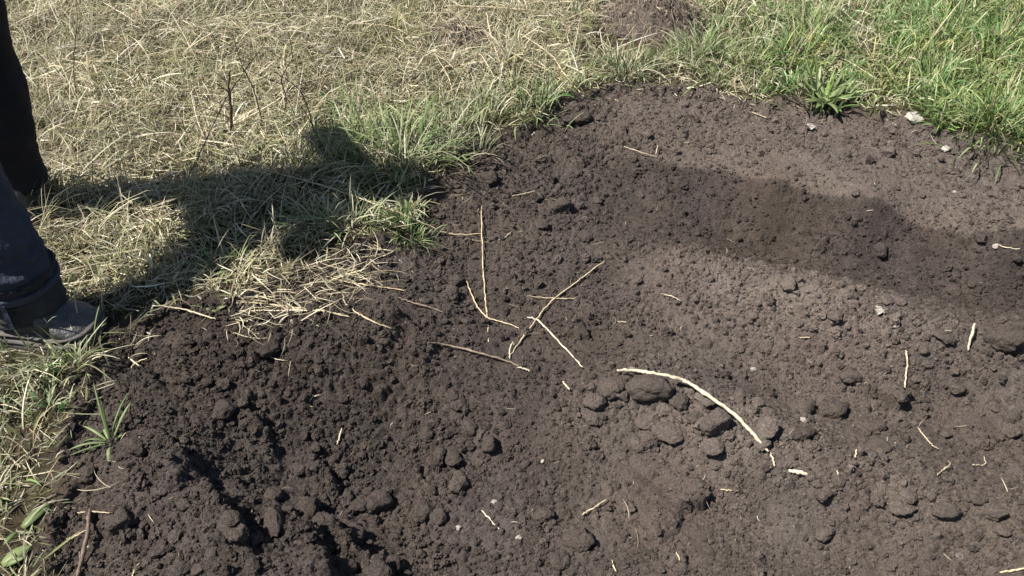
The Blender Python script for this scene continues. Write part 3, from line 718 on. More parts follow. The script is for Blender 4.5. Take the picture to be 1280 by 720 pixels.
def pick(pal, n, jit=.15):
    pal = np.array(pal); c = pal[RNG.integers(0, len(pal), n)]
    return c * RNG.normal(.9, jit, (n, 1)).clip(.45, 1.4)
PALEG = [(.24,.28,.14),(.30,.33,.19),(.38,.39,.25),(.18,.22,.10),(.46,.44,.30),(.55,.50,.34)]
DRYPAL = [(.60,.53,.36),(.50,.43,.27),(.38,.31,.19),(.74,.68,.50),(.26,.21,.135),(.46,.42,.25),(.17,.135,.09),(.66,.59,.41),(.30,.27,.17)]
OLIVE = [(.26,.27,.11),(.20,.23,.08),(.33,.32,.15)]
GREEN = [(.19,.265,.09),(.15,.225,.075),(.25,.315,.135),(.31,.365,.185),(.12,.175,.055),(.38,.40,.22)]


# where it is green (photo x, y, radius in px, strength)
GRN = [(430,165,70,.75),(500,180,60,.9),(620,150,70,.8),(690,130,50,.8),(380,290,70,.75),(510,295,45,.9),(450,280,60,.7),(780,75,70,.55),(880,70,70,.85),(950,60,80,.9),(1030,60,90,1),
       (1120,60,100,1),(1220,60,110,1.2),(1230,140,80,1.2),(1140,120,60,.9),(1030,115,45,.9),(960,100,60,.8),(1280,20,100,1),(1350,120,120,1.1),(850,15,80,.35),(930,10,90,.7),(1450,150,150,1),
       (250,235,50,.35),(100,140,90,.25),(200,110,90,.22),(330,220,70,.4),(495,30,45,.45),(30,500,60,.5),(70,450,50,.5),(10,600,60,.45),(30,680,60,.4),(140,320,60,.35),(270,290,60,.5),(110,360,40,.3),(300,20,60,.2),(660,60,60,.25)]
BARE = [(800,40,40,.6),(1080,45,45,.55),(1060,80,30,.7),(870,108,40,.6),(1120,140,30,.7),(930,125,35,.6),(740,35,40,.4)]
GRN_W = [(*at_z(a, b, .02), s) for a, b, r, s in GRN]; GRN_R = [r * 2.6e-3 for a, b, r, s in GRN]
BARE_W = [(*at_z(a, b, .02), s) for a, b, r, s in BARE]; BARE_R = [r * 2.6e-3 for a, b, r, s in BARE]
def greenness(x, y):
    g = np.zeros(len(x))
    for (cx, cy, s), r in zip(GRN_W, GRN_R):
        g = np.maximum(g, s * np.exp(-(((x - cx) / r) ** 2 + ((y - cy) / (r * 1.5)) ** 2) ** 1.5 * .7))
    for (cx, cy, s), r in zip(BARE_W, BARE_R):
        g = g * (1 - s * np.exp(-((x - cx) / r) ** 2 - ((y - cy) / (r * 1.3)) ** 2))
    g = np.where((x > 2.6) & (y > 2), .8, g)
    return np.clip(g + .25 * pnoise(x * 7, y * 7, 41) + .12 * pnoise(x * 25, y * 25, 42), 0, 1.2)

def grass_pts(n, box, reach=0.0, seed=50):
    x = RNG.uniform(box[0], box[1], n); y = RNG.uniform(box[2], box[3], n)
    sd = soil_sd_n(x, y)
    p = 1 - sstep(-0.05 + reach, 0.02 + reach, sd)
    for cx, cy, rx, ry in CLEAR: p = p * (((x - cx) / rx) ** 2 + ((y - cy) / ry) ** 2 > 1)
    k = RNG.random(n) < p
    return x[k], y[k]
_h = at_z(812, 26, .0); _s = at_z(1142, 158, 0)
_t = at_z(568, 50, 0); _l = at_z(32, 655, -.03); _m = at_z(8, 700, -.04)
CLEAR = [(*_l, .035, .03), (*_m, .04, .03), (_t[0], _t[1] - .05, .10, .14), (_h[0], _h[1] - .10, .23, .30), (_s[0], _s[1] - .02, .06, .05), (-1.13, 1.585, .17, .085)]
BOXES = [(-2.7, .2, 1.75, 4.3), (.2, 2.9, 2.2, 4.3), (-1.9, -.65, .75, 1.75)]

def dry_layer():
    sets = []
    for bi, (box, n) in enumerate(zip(BOXES, (115000, 60000, 15000))):
        # matted fallen blades in several layers
        x, y = grass_pts(n, box, .01); g = greenness(x, y)
        keep = RNG.random(len(x)) < np.clip(1.02 - .85 * g, .10, 1) * np.clip(1.15 + 1.5 * pnoise(x * 8, y * 8, 69) + .6 * pnoise(x * 21, y * 21, 70), .22, 1); x, y, g = x[keep], y[keep], g[keep]; m = len(x)
        tuss = np.clip(.5 + .8 * pnoise(x * 3.5, y * 3.5, 61) + .6 * pnoise(x * 11, y * 11, 62), 0, 1.5)
        edge = sstep(.0, .35, -soil_sd(x, y))
        z = H(x, y) + RNG.random(m) ** 1.5 * (.012 + .065 * tuss * edge)
        flow = 2.2 * pnoise(x * 2.3, y * 2.3, 63) + .8 + (bi == 2) * .5
        az = np.where(RNG.random(m) < .5, flow + RNG.normal(0, .7, m), RNG.uniform(0, 6.283, m))
        L = RNG.lognormal(np.log(.06), .55, m).clip(.018, .24) * (.55 + .45 * edge)
        pit = RNG.normal(.08, .28, m); bend = RNG.normal(-.2, .28, m)
        W = RNG.uniform(.0013, .0034, m) * np.where(RNG.random(m) < .2, 1.6, 1)
        c = pick(DRYPAL, m); ol = RNG.random(m) < (.24 + .35 * np.clip(g + .35 * pnoise(x * 4, y * 4, 68), 0, 1)); c[ol] = pick(OLIVE, ol.sum()); br = RNG.random(m) < .10; c[br] = pick([(.80,.76,.62),(.74,.69,.54)], br.sum(), .08)
        c *= (1 + .30 * pnoise(x * 2.6, y * 2.6, 65) + .30 * pnoise(x * 9, y * 9, 66))[:, None]
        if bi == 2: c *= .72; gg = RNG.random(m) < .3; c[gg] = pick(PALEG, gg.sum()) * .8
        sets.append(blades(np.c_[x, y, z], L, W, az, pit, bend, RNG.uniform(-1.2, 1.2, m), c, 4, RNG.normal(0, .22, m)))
        # tussocks: dead blades arching out of one crown
        if bi < 2:
            x, y = grass_pts(70 if bi == 0 else 40, box, -.12); k = RNG.random(len(x)) < np.clip(1.1 - greenness(x, y), .1, 1); x, y = x[k], y[k]
            per = RNG.integers(40, 120, len(x)); sz = np.repeat(RNG.lognormal(0, .3, len(x)), per); tone = np.repeat(RNG.normal(1, .2, len(x)), per); lean = np.repeat(RNG.uniform(0, 6.283, len(x)), per)
            X = np.repeat(x, per); Y = np.repeat(y, per); m = len(X); sp = RNG.normal(0, .022, (m, 2)) * sz[:, None]; X += sp[:, 0]; Y += sp[:, 1]
            a = np.where(RNG.random(m) < .55, lean + RNG.normal(0, .6, m), np.arctan2(sp[:, 1], sp[:, 0]) + RNG.normal(0, .4, m))
            sets.append(blades(np.c_[X, Y, H(X, Y) + .01], RNG.lognormal(np.log(.095), .35, m) * sz, RNG.uniform(.0018, .0042, m), a, RNG.normal(.95, .25, m), RNG.normal(-1.5, .35, m), RNG.uniform(-.5, .5, m), pick(DRYPAL, m) * tone[:, None], 5, RNG.normal(0, .4, m)))
        # standing / leaning dead blades
        x, y = grass_pts(n // 6, box, -.03); g = greenness(x, y); keep = RNG.random(len(x)) < np.clip(1 - .7 * g, .1, 1); x, y = x[keep], y[keep]; m = len(x)
        edge = sstep(.0, .4, -soil_sd(x, y))
        L = RNG.lognormal(np.log(.13), .4, m).clip(.05, .32) * (.45 + .55 * edge)
        sets.append(blades(np.c_[x, y, H(x, y) + .004], L, RNG.uniform(.0013, .0028, m), RNG.uniform(0, 6.283, m), RNG.normal(.95, .35, m), RNG.normal(-1.1, .5, m),
                           RNG.uniform(-.6, .6, m), pick(DRYPAL + PALEG[:3], m), 4, RNG.normal(0, .5, m)))
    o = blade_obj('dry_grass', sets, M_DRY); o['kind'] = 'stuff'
    o['label'] = 'matted straw coloured dry grass around the dug soil'; o['category'] = 'dry grass'
dry_layer()

def green_layer():
    sets = []
    for box, n in zip(BOXES, (1500, 2600, 240)):
        # tufts: several blades from one root
        x, y = grass_pts(n, box, -.01); g = greenness(x, y); keep = RNG.random(len(x)) < np.clip(g, 0, 1) ** 1.3; x, y, g = x[keep], y[keep], g[keep]
        per = RNG.integers(14, 46, len(x)); X = np.repeat(x, per); Y = np.repeat(y, per); G = np.repeat(g, per); m = len(X)
        lean = np.repeat(RNG.uniform(0, 6.283, len(x)), per); size = np.repeat(RNG.lognormal(0, .25, len(x)), per); hue = np.repeat(RNG.normal(1, .16, len(x)), per)
        spr = RNG.normal(0, .018, (m, 2)) * size[:, None]
        az = np.arctan2(spr[:, 1], spr[:, 0]) + RNG.normal(0, .7, m)
        X = X + spr[:, 0]; Y = Y + spr[:, 1]
        L = RNG.lognormal(np.log(.072), .35, m).clip(.03, .17) * size * np.clip(.55 + .5 * G, .5, 1.15)
        c = pick(GREEN, m) * np.c_[hue * 1.02, np.full(m, 1.08), np.full(m, .88)]; lf = RNG.random(m) < .8 * (1 - sstep(.45, 1.3, X)); c[lf] = pick(PALEG, lf.sum()); dd = RNG.random(m) < .10; c[dd] = pick(DRYPAL, dd.sum())
        sets.append(blades(np.c_[X, Y, H(X, Y) + .003], L, RNG.uniform(.0024, .0050, m) * np.where(X > .9, 1.25, 1), az, RNG.normal(1.12, .28, m), RNG.normal(-.9, .45, m), RNG.uniform(-.5, .5, m), c, 4, RNG.normal(0, .35, m)))
    o = blade_obj('green_grass', sets, M_BLADE); o['kind'] = 'stuff'
    o['label'] = 'fresh green spring grass growing through the dry thatch'; o['category'] = 'green grass'
green_layer()

def litter():
    """root hairs, straw scraps over the soil and the rim"""
    x, y = sample_soil(15000, lambda c: .3 + 0 * c); sd = soil_sd(x, y); keep = RNG.random(len(x)) < np.where(sd < .12, .75, .17); x, y = x[keep], y[keep]; m = len(x)
    sd = soil_sd(x, y)
    L = RNG.lognormal(np.log(.022), .55, m).clip(.008, .12) * np.where(sd < .12, 1.5, .8); c = pick(DRYPAL, m) * .85
    s1 = blades(np.c_[x, y, H(x, y) + .0035], L, RNG.uniform(.0008, .0019, m), RNG.uniform(0, 6.283, m), RNG.normal(.08, .22, m), RNG.normal(-.15, .3, m), RNG.uniform(-.5, .5, m), c, 4, RNG.normal(0, 1.2, m))
    # heavier litter spilled over the rim near the person
    px = RNG.uniform(285, 470, 420); py = 395 - (px - 285) * .33 + RNG.normal(0, 22, 420)
    q = np.array([on(a, b)[:] for a, b in zip(px, py)]); m = len(q)
    s2 = blades(q + np.c_[np.zeros((m, 2)), RNG.uniform(.003, .02, m)], RNG.lognormal(np.log(.06), .4, m), RNG.uniform(.0014, .003, m), RNG.normal(-.3, 1.0, m), RNG.normal(.05, .2, m), RNG.normal(-.2, .3, m), RNG.uniform(-.6, .6, m), pick(DRYPAL, m), 4, RNG.normal(0, .6, m))
    o = blade_obj('straw_litter', [s1, s2], M_DRY); o['kind'] = 'stuff'
    o['label'] = 'thin straw and root litter scattered over the soil'; o['category'] = 'litter'
litter()

# clumps of grass that stand out one by one
def tuft(px, py, n, L, W, pal, lab, spread=.02, lean=0, up=1.1, name='grass_tuft'):
    b = on(px, py); m = n; s = RNG.normal(0, spread, (m, 2)); az = np.arctan2(s[:, 1], s[:, 0]) + RNG.normal(0, .5, m) + lean
    X = b.x + s[:, 0]; Y = b.y + s[:, 1]
    st = blades(np.c_[X, Y, H(X, Y) - .002], RNG.lognormal(np.log(L), .25, m), RNG.uniform(.7, 1.2, m) * W, az, RNG.normal(up, .25, m), RNG.normal(-.8, .4, m), RNG.uniform(-.4, .4, m), pick(pal, m), 6, RNG.normal(0, .3, m))
    o = blade_obj(name, [st], M_BLADE)
    return tag(o, lab, 'grass tuft', 'grass tufts at the soil edge')
MIXP = GREEN + DRYPAL[:3]
tuft(388,290,70,.085,.0045,PALEG,'tall pale green tuft below the person shadow, left of two',.03)
tuft(440,285,60,.085,.0045,PALEG,'pale green tuft below the person shadow, right of two',.03)
tuft(512,292,150,.055,.0035,GREEN,'short bright green tuft at the soil edge beside the shadow',.028)
tuft(500,200,150,.16,.0045,GREEN,'tall dark green tuft at the end of the person shadow',.07)
tuft(430,190,120,.15,.004,GREEN,'tall green tuft inside the person shadow',.07)
tuft(555,190,70,.09,.004,PALEG,'upright green tuft just right of the person shadow',.035)
tuft(600,190,40,.08,.0036,PALEG,'sparse tuft on the lumps at the soil corner',.025)
tuft(660,140,80,.085,.004,GREEN,'bushy tuft above the soil corner',.045)
tuft(775,95,90,.10,.004,PALEG,'grey green tuft above the far soil edge',.04)
tuft(880,80,110,.12,.004,GREEN,'dense blue green tuft right of the dead grass hummock',.07)
tuft(1030,125,70,.10,.009,GREEN,'broad leaved green clump at the far soil edge',.04)
tuft(1150,110,90,.12,.0045,GREEN,'green tuft behind the white stone',.05)
tuft(1240,170,140,.15,.005,GREEN,'long bladed tuft hanging over the soil at the right edge',.07,)
tuft(1010,45,80,.16,.0045,GREEN,'tall tuft in the green grass above the broad leaved clump',.04)
tuft(495,55,60,.14,.0035,[(.42,.40,.16),(.36,.36,.13),(.5,.46,.22)],'yellow green tuft in the dry grass above the shadow',.035)
tuft(85,450,50,.10,.004,PALEG,'thin tuft in front of the boot sole',.05)
tuft(20,450,60,.10,.004,PALEG,'tuft over the boot heel at the left edge',.05)

# broad-bladed seedling and broad leaves: each leaf its own part
M_LEAF = blade_mat('leaf', .45, .2, 'object')
def leaf(parent, base, az, L, W, pitch, bend, col, name='leaf', n=9):
    V = []; F = []; p = Vector(base); side = Vector((-math.sin(az), math.cos(az), 0))
    for k in range(n + 1):
        s = k / n; a = pitch + bend * s
        d = Vector((math.cos(a) * math.cos(az), math.cos(a) * math.sin(az), math.sin(a)))
        wd = W * (math.sin(math.pi * min(1, .12 + s * .88)) ** .75) / 2 + .0004
        up = d.cross(side) * -1
        V += [p + side * wd + up * wd * .22, p.copy(), p - side * wd + up * wd * .22]
        p = p + d * (L / n)
    for k in range(n):
        i = 3 * k; F += [(i, i + 1, i + 4, i + 3), (i + 1, i + 2, i + 5, i + 4)]
    me = bpy.data.meshes.new(name); me.from_pydata([tuple(v) for v in V], [], F)
    for f in me.polygons: f.use_smooth = True
    me.materials.append(M_LEAF); o = bpy.data.objects.new(name, me); COL.objects.link(o); o.parent = parent; o.color = (*col, 1)
    md = o.modifiers.new('thick', 'SOLIDIFY'); md.thickness = .0006
    return o
def plant(name, px, py, lab, cat, leaves):
    b = on(px, py, .012 if px < 30 and py > 600 else 0.0); e = bpy.data.objects.new(name, None); COL.objects.link(e); e.location = b; e.empty_display_size = .02; sc_ = .72 if 'seedling' in name else 1.0
    tag(e, lab, cat)
    for az, L, W, p, bd, c in leaves:
        kk = random.uniform(.8, 1.15)
        leaf(e, (.006 * math.cos(math.radians(az)), .006 * math.sin(math.radians(az)), 0), math.radians(az + random.uniform(-9, 9)), L * sc_ * random.uniform(.75, 1.2), W * (.8 if sc_ < 1 else 1), p + random.uniform(-.2, .15), bd * random.uniform(.7, 1.6), tuple(v * kk for v in c))
G1 = (.14,.19,.075); G2 = (.19,.24,.10); G3 = (.10,.15,.055); G4=(.20,.25,.115)
plant('grass_seedling', 138, 553, 'young plant with broad spreading blades at the left soil edge', 'plant',
      [(155,.13,.008,.75,-1.0,G2),(122,.17,.006,1.0,-.7,G1),(100,.13,.005,1.25,-.3,G3),(62,.13,.008,.8,-.5,G2),(78,.16,.005,1.0,-.8,G3),(190,.15,.007,.45,-.7,G4),(283,.075,.011,.6,-1.7,G4),(172,.10,.006,.9,-1.2,G3),(35,.07,.006,.8,-1.0,G1),(215,.12,.005,.3,-.5,G1),(130,.09,.010,.6,-1.1,G4)])
plant('broad_leaf_weed', 24, 662, 'single broad pale leaf sticking up at the left edge', 'plant', [(52,.075,.024,.55,-.9,G2),(240,.03,.010,.4,-.6,G3)])
plant('broad_leaf_weed', -2, 708, 'broad leaf in the bottom left corner', 'plant', [(48,.085,.026,.5,-.8,G2),(10,.05,.015,.5,-.6,G2)])
plant('small_weed', 268, 385, 'tiny round leaved weed by the thick pale straw', 'plant', [(a, .028, .012, .7, -.6, G2) for a in (0, 70, 140, 210, 290)])
plant('broad_leaf_weed', 1032, 130, 'rosette of broad green leaves at the far soil edge', 'plant', [(a, .10 + .03 * (a % 3), .020, .8, -.8, random.choice((G1, G2, (.16,.26,.06)))) for a in range(0, 360, 33)])
plant('broad_leaf_weed', 1180, 158, 'low broad leaved weed right of the white stone', 'plant', [(a, .08, .018, .5, -.7, random.choice((G1, G3, (.16,.26,.06)))) for a in range(0, 360, 45)])
plant('broad_leaf_weed', 1245, 60, 'tall broad bladed weed in the green grass at right', 'plant', [(a, .15, .016, 1.1, -.6, random.choice((G2, (.2,.3,.08)))) for a in range(0, 360, 40)])

# dead grass hummocks
def hummock(px, py, rx, ry, h, lab, pal, n, L, name='dead_grass_hummock'):
    b = on(px, py); e = bpy.data.objects.new(name, None); COL.objects.link(e); e.location = b; tag(e, lab, 'hummock')
    nu, nv = 110, 44; V = []; F = []
    for j in range(nv + 1):
        r = j / nv
        for i in range(nu):
            a = 6.2832 * i / nu; x = rx * r * math.cos(a); y = ry * r * math.sin(a)
            z = h * (math.cos(r * math.pi / 2) ** 1.2) * (1 + .25 * float(pnoise(b.x + x * 14, b.y + y * 14, 71))) + .016 * float(pnoise(x * 34, y * 34, 72)) + .02 * abs(float(pnoise(x * 60, y * 60, 73))) + .35 * h * x / rx * max(0, 1 - r) - .02 * r
            V.append((x, y, z))
    for j in range(nv):
        for i in range(nu): F.append((j * nu + i, j * nu + (i + 1) % nu, (j + 1) * nu + (i + 1) % nu, (j + 1) * nu + i))
    mesh_np('mound', np.array(V), np.array(F), M_SOIL, e, True, np.tile(np.array([.175, .142, .115]), (len(V), 1)))
    r = np.sqrt(RNG.random(n)); a = RNG.uniform(0, 6.283, n)
    x = rx * r * np.cos(a); y = ry * r * np.sin(a); z = h * np.cos(r * np.pi / 2) ** 1.2 + .35 * h * x / rx * np.clip(1 - r, 0, 1) + .012 + RNG.uniform(0, .012, n)
    st = blades(np.c_[x, y, z], RNG.lognormal(np.log(L), .4, n), RNG.uniform(.0016, .0034, n), a + RNG.normal(0, 1.3, n), RNG.normal(-.15, .45, n), RNG.normal(-.4, .5, n), RNG.uniform(-.8, .8, n), pick(pal, n), 4, RNG.normal(0, .6, n))
    o = blade_obj('dead_blades', [st], M_DRY, e); o['kind'] = 'stuff'
GREYP = [(.25,.20,.15),(.33,.265,.20),(.18,.14,.105),(.46,.38,.27),(.14,.11,.085)]
hummock(812, 30, .235, .20, .12, 'grey brown hummock of dead matted grass at the top edge', GREYP, 1500, .028)
hummock(568, 50, .14, .12, .055, 'brown dead tussock in the dry grass left of the bent stalk', GREYP + DRYPAL[:4], 500, .06)

# ------------------------------------------------------------------ person
M_TRS = simple_mat('trouser_cloth', (.038, .044, .062), .85, .2, [(700, .0006, 2), (24, .014, 3)], (.8, 1.25), 14)
M_TRS2 = simple_mat('dark_trouser_cloth', (.018, .0175, .022), .9, .15, [(700, .0006, 2), (30, .004, 3)], (.8, 1.2), 14)
M_CUFF = simple_mat('cuff_cloth', (.034, .034, .038), .85, .2, [(700, .0006, 2), (40, .005, 3)], (.7, 1.3), 18)
M_JKT = simple_mat('jacket_cloth', (.05, .055, .06), .85, .2, [(300, .001, 2)])
M_BOOT = simple_mat('boot_leather', (.050, .049, .048), .42, .5, [(260, .0015, 4), (38, .009, 4)], (.6, 1.6), 22)
M_SOLE = simple_mat('boot_rubber', (.06, .058, .056), .75, .3, [(300, .001, 3)], (.7, 1.6), 30)
def dust(m, col, lo, hi, scale):
    t = m.node_tree; b = t.nodes['Principled BSDF']; src = b.inputs['Base Color'].links[0].from_socket
    g = N(t, 'ShaderNodeNewGeometry'); n = N(t, 'ShaderNodeTexNoise', Scale=scale, Detail=6.0, Roughness=0.7); t.links.new(g.outputs['Position'], n.inputs['Vector'])
    mr = N(t, 'ShaderNodeMapRange'); mr.inputs['From Min'].default_value = lo; mr.inputs['From Max'].default_value = hi; t.links.new(n.outputs[0], mr.inputs['Value'])
    mx = N(t, 'ShaderNodeMix', data_type='RGBA'); t.links.new(mr.outputs[0], mx.inputs[0]); t.links.new(src, mx.inputs[6]); mx.inputs[7].default_value = (*col, 1)
    t.links.new(mx.outputs[2], b.inputs['Base Color'])
dust(M_BOOT, (.13, .115, .10), .58, .9, 26); dust(M_SOLE, (.12, .10, .085), .42, .62, 40); dust(M_CUFF, (.085, .08, .075), .55, .85, 22); dust(M_TRS, (.06, .062, .07), .5, .85, 14)
M_SKIN = simple_mat('skin', (.55, .36, .27), .55, .35, [(300, .0004, 3)], (.92, 1.08), 30)
M_HAIR = simple_mat('hair', (.04, .028, .02), .7, .3, [(300, .002, 2)])

person = bpy.data.objects.new('person', None); COL.objects.link(person)
tag(person, 'person in dark trousers and worn black work boots standing at the left edge', 'person')
FA = on(12, 402); RA = on(30, 273)
PB = Vector((-1.26, 1.78, 0)); person.location = PB
GZ = float(H(-1.17, 1.61)); GZ2 = float(H(-1.40, 2.12))

def loft(name, rings, mat, parent, seg=40, sub=6, disp=None, cap=True):
    """rings: (centre, rx, ry, yaw); swept tube with cloth folds from disp(u, a)"""
    K = [np.array([*c, a, b, yw]) for c, a, b, yw in rings]; R = []
    for i in range(len(K) - 1):
        p0, p1, p2, p3 = K[max(i - 1, 0)], K[i], K[i + 1], K[min(i + 2, len(K) - 1)]
        for k in range(sub):
            t = k / sub
            R.append(.5 * (2 * p1 + (p2 - p0) * t + (2 * p0 - 5 * p1 + 4 * p2 - p3) * t * t + (3 * p1 - p0 - 3 * p2 + p3) * t ** 3))
    R.append(K[-1]); R = np.array(R); V = []; n = len(R)
    for i in range(n):
        c = R[i, :3]; d = R[min(i + 1, n - 1), :3] - R[max(i - 1, 0), :3]; d = d / np.linalg.norm(d)
        ex = np.array([math.cos(R[i, 5]), math.sin(R[i, 5]), 0]); ex = ex - d * ex.dot(d); ex /= np.linalg.norm(ex); ey = np.cross(d, ex)
        for s in range(seg):
            a = 6.283185 * s / seg; m = 1 + (disp(i / (n - 1), a) if disp else 0)
            V.append(c + ex * R[i, 3] * m * math.cos(a) + ey * R[i, 4] * m * math.sin(a))
    F = [(i * seg + s, i * seg + (s + 1) % seg, (i + 1) * seg + (s + 1) % seg, (i + 1) * seg + s) for i in range(n - 1) for s in range(seg)]
    V = np.array(V) - np.array(PB); F = np.array(F)
    fs = [F]
    if cap:
        V = np.r_[V, [R[0, :3] - np.array(PB)], [R[-1, :3] - np.array(PB)]]; a = len(V) - 2
        fs.append(np.array([(a, (s + 1) % seg, s) for s in range(seg)] + [(a + 1, (n - 1) * seg + s, (n - 1) * seg + (s + 1) % seg) for s in range(seg)]))
    return mesh_np(name, V, fs, mat, parent)

def folds(seed, amp, lo, hi):
    def f(u, a):
        k = sstep(lo[0], lo[1], u) * (1 - sstep(hi[0], hi[1], u)) if lo else 1
        x, y = math.cos(a) * 1.2, math.sin(a) * 1.2
        return float(amp * (.35 + .65 * k) * (pnoise(u * 16 + x * 1.6 + seed, y * 1.6 + u * 3, seed) + .5 * pnoise(u * 34 + x * 2 + seed, y * 2.4, seed + 3)) + .05 * pnoise(x + u * 3, y + seed, seed + 5))
    return f

# front leg (towards the camera), trouser leg over the boot top
FX, FY = -1.170, 1.612
HIP = Vector((-1.30, 2.0, .92))
front = [((FX - .005, FY, GZ + .155), .088, .085, 0), ((FX - .004, FY, GZ + .20), .092, .090, 0), ((FX - .012, FY + .005, GZ + .25), .092, .088, 0), ((FX - .022, FY + .015, GZ + .33), .086, .082, 0),
         ((FX - .040, FY + .04, GZ + .43), .082, .080, 0), ((FX - .055, FY + .075, GZ + .53), .083, .082, 0), ((FX - .085, FY + .14, GZ + .66), .090, .090, 0), ((FX - .115, FY + .21, GZ + .79), .10, .10, 0), ((FX - .13, FY + .27, GZ + .90), .11, .105, 0)]
loft('trouser_leg', front, M_TRS, person, 56, 9, folds(3, .17, (.0, .02), (.25, .45)))['label'] = 'navy trouser leg nearest the camera'
RX, RY = -1.415, 2.13
rear = [((RX, RY, GZ2 + .10), .085, .085, 0), ((RX + .005, RY, GZ2 + .20), .084, .084, 0), ((RX + .03, RY, GZ2 + .30), .082, .082, 0), ((RX + .045, RY, GZ2 + .40), .080, .080, 0),
        ((RX + .05, RY - .005, GZ2 + .50), .079, .080, 0), ((RX + .075, RY - .02, GZ2 + .65), .088, .090, 0), ((RX + .10, RY - .035, GZ2 + .78), .10, .10, 0), ((RX + .11, RY - .05, GZ2 + .90), .11, .105, 0)]
loft('trouser_leg', rear, M_TRS2, person, 48, 8, folds(9, .075, (.0, .1), (.4, .6)))['label'] = 'black trouser leg farther back'
loft('trouser_seat', [((-1.31, 1.99, .80), .10, .12, 0), ((-1.31, 1.99, .85), .15, .19, 0), ((-1.31, 1.99, .93), .155, .19, 0), ((-1.30, 1.99, 1.02), .135, .175, 0), ((-1.30, 1.99, 1.06), .12, .16, 0)], M_TRS2, person, 40, 5)

# boots: sections along the foot, from heel to toe
def boot(cx, cy, gz, yaw, sc=1.0, cuff=True):
    # local: x forward, y left, origin under the ankle
    secs = [(-.115, .012, .030, .06), (-.105, .030, .026, .11), (-.08, .038, .022, .16), (-.04, .042, .02, .19), (0, .043, .02, .185), (.035, .044, .02, .150), (.07, .047, .02, .120), (.10, .051, .02, .100),
            (.13, .053, .02, .086), (.155, .050, .022, .076), (.175, .043, .024, .066), (.188, .030, .028, .054), (.194, .012, .034, .044)]
    c, s = math.cos(yaw), math.sin(yaw)
    def wpt(x, y, z): return np.array([cx + (x * c - y * s) * sc - PB.x, cy + (x * s + y * c) * sc - PB.y, gz + z * sc])
    seg = 36; V = []; fine = []
    K = np.array(secs)
    xs = np.linspace(0, len(K) - 1, 70)
    for q in xs:
        i = int(min(q, len(K) - 2)); t = q - i; p0, p1, p2, p3 = K[max(i - 1, 0)], K[i], K[i + 1], K[min(i + 2, len(K) - 1)]
        fine.append(.5 * (2 * p1 + (p2 - p0) * t + (2 * p0 - 5 * p1 + 4 * p2 - p3) * t * t + (3 * p1 - p0 - 3 * p2 + p3) * t ** 3))
    for x, wd, zb, zt in fine:
        for k in range(seg):
            a = 6.28319 * k / seg; ca, sa = math.cos(a), math.sin(a)
            yy = wd * np.sign(ca) * abs(ca) ** .75; h = (zt - zb) / 2; zz = zb + h + h * np.sign(sa) * abs(sa) ** (.7 if sa < 0 else .95)
            crease = 0
            if zz > .03:
                crease = -.0065 * math.exp(-((x - .085 + .12 * (zz - .06)) / .006) ** 2) - .006 * math.exp(-((x - .062 + .1 * (zz - .06)) / .006) ** 2) - .005 * math.exp(-((x - .112) / .006) ** 2) + .003 * float(pnoise(x * 28, a * 1.5, 83))
            toe = .0035 if x > .125 and zz < .075 - (x - .125) * .2 else 0
            k2 = 1 + (crease + toe) / max(wd, .02)
            V.append(wpt(x, yy * k2, zb + (zz - zb) * (1 + crease * 6)))
    n = len(fine); F = [(i * seg + k, (i + 1) * seg + k, (i + 1) * seg + (k + 1) % seg, i * seg + (k + 1) % seg) for i in range(n - 1) for k in range(seg)]
    b = mesh_np('boot', np.array(V), [np.array(F), np.array([tuple(range(seg))]), np.array([tuple(range((n - 1) * seg, n * seg))[::-1]])], M_BOOT, person)
    # sole: outline extruded with a rounded rim and tread notches
    out = []
    for x, wd, zb, zt in fine: out.append((x * 1.015, wd + .007))
    ring = [(x, y) for x, y in out] + [(x, -y) for x, y in out[::-1]]
    def slab(name, z0, z1, grow, mat, par):
        m = len(ring); VV = []
        for z, g in ((z0, grow - .003), (z0 + .003, grow), (z1 - .003, grow), (z1, grow - .003)):
            for x, y in ring:
                toe_lift = .012 * sstep(.12, .20, x)
                VV.append(wpt(x + np.sign(x) * g * .6, y + np.sign(y) * g, z + float(toe_lift)))
        FF = [(l * m + i, l * m + (i + 1) % m, (l + 1) * m + (i + 1) % m, (l + 1) * m + i) for l in range(3) for i in range(m)]
        return mesh_np(name, np.array(VV), [np.array(FF), np.array([tuple(range(m))[::-1]]), np.array([tuple(range(3 * m, 4 * m))])], mat, par)
    slab('sole', -.004, .020, .003, M_SOLE, b)
    slab('welt', .021, .030, .0045, M_SOLE, b)
    slab('toe_rand', .038, .045, .0005, M_SOLE, b)
    return b, wpt
bt, wp = boot(FX - .045, FY - .012, GZ + .004, math.radians(-6), 1.10)
boot(RX - .01, RY + .01, GZ2, math.radians(110), 1.0)
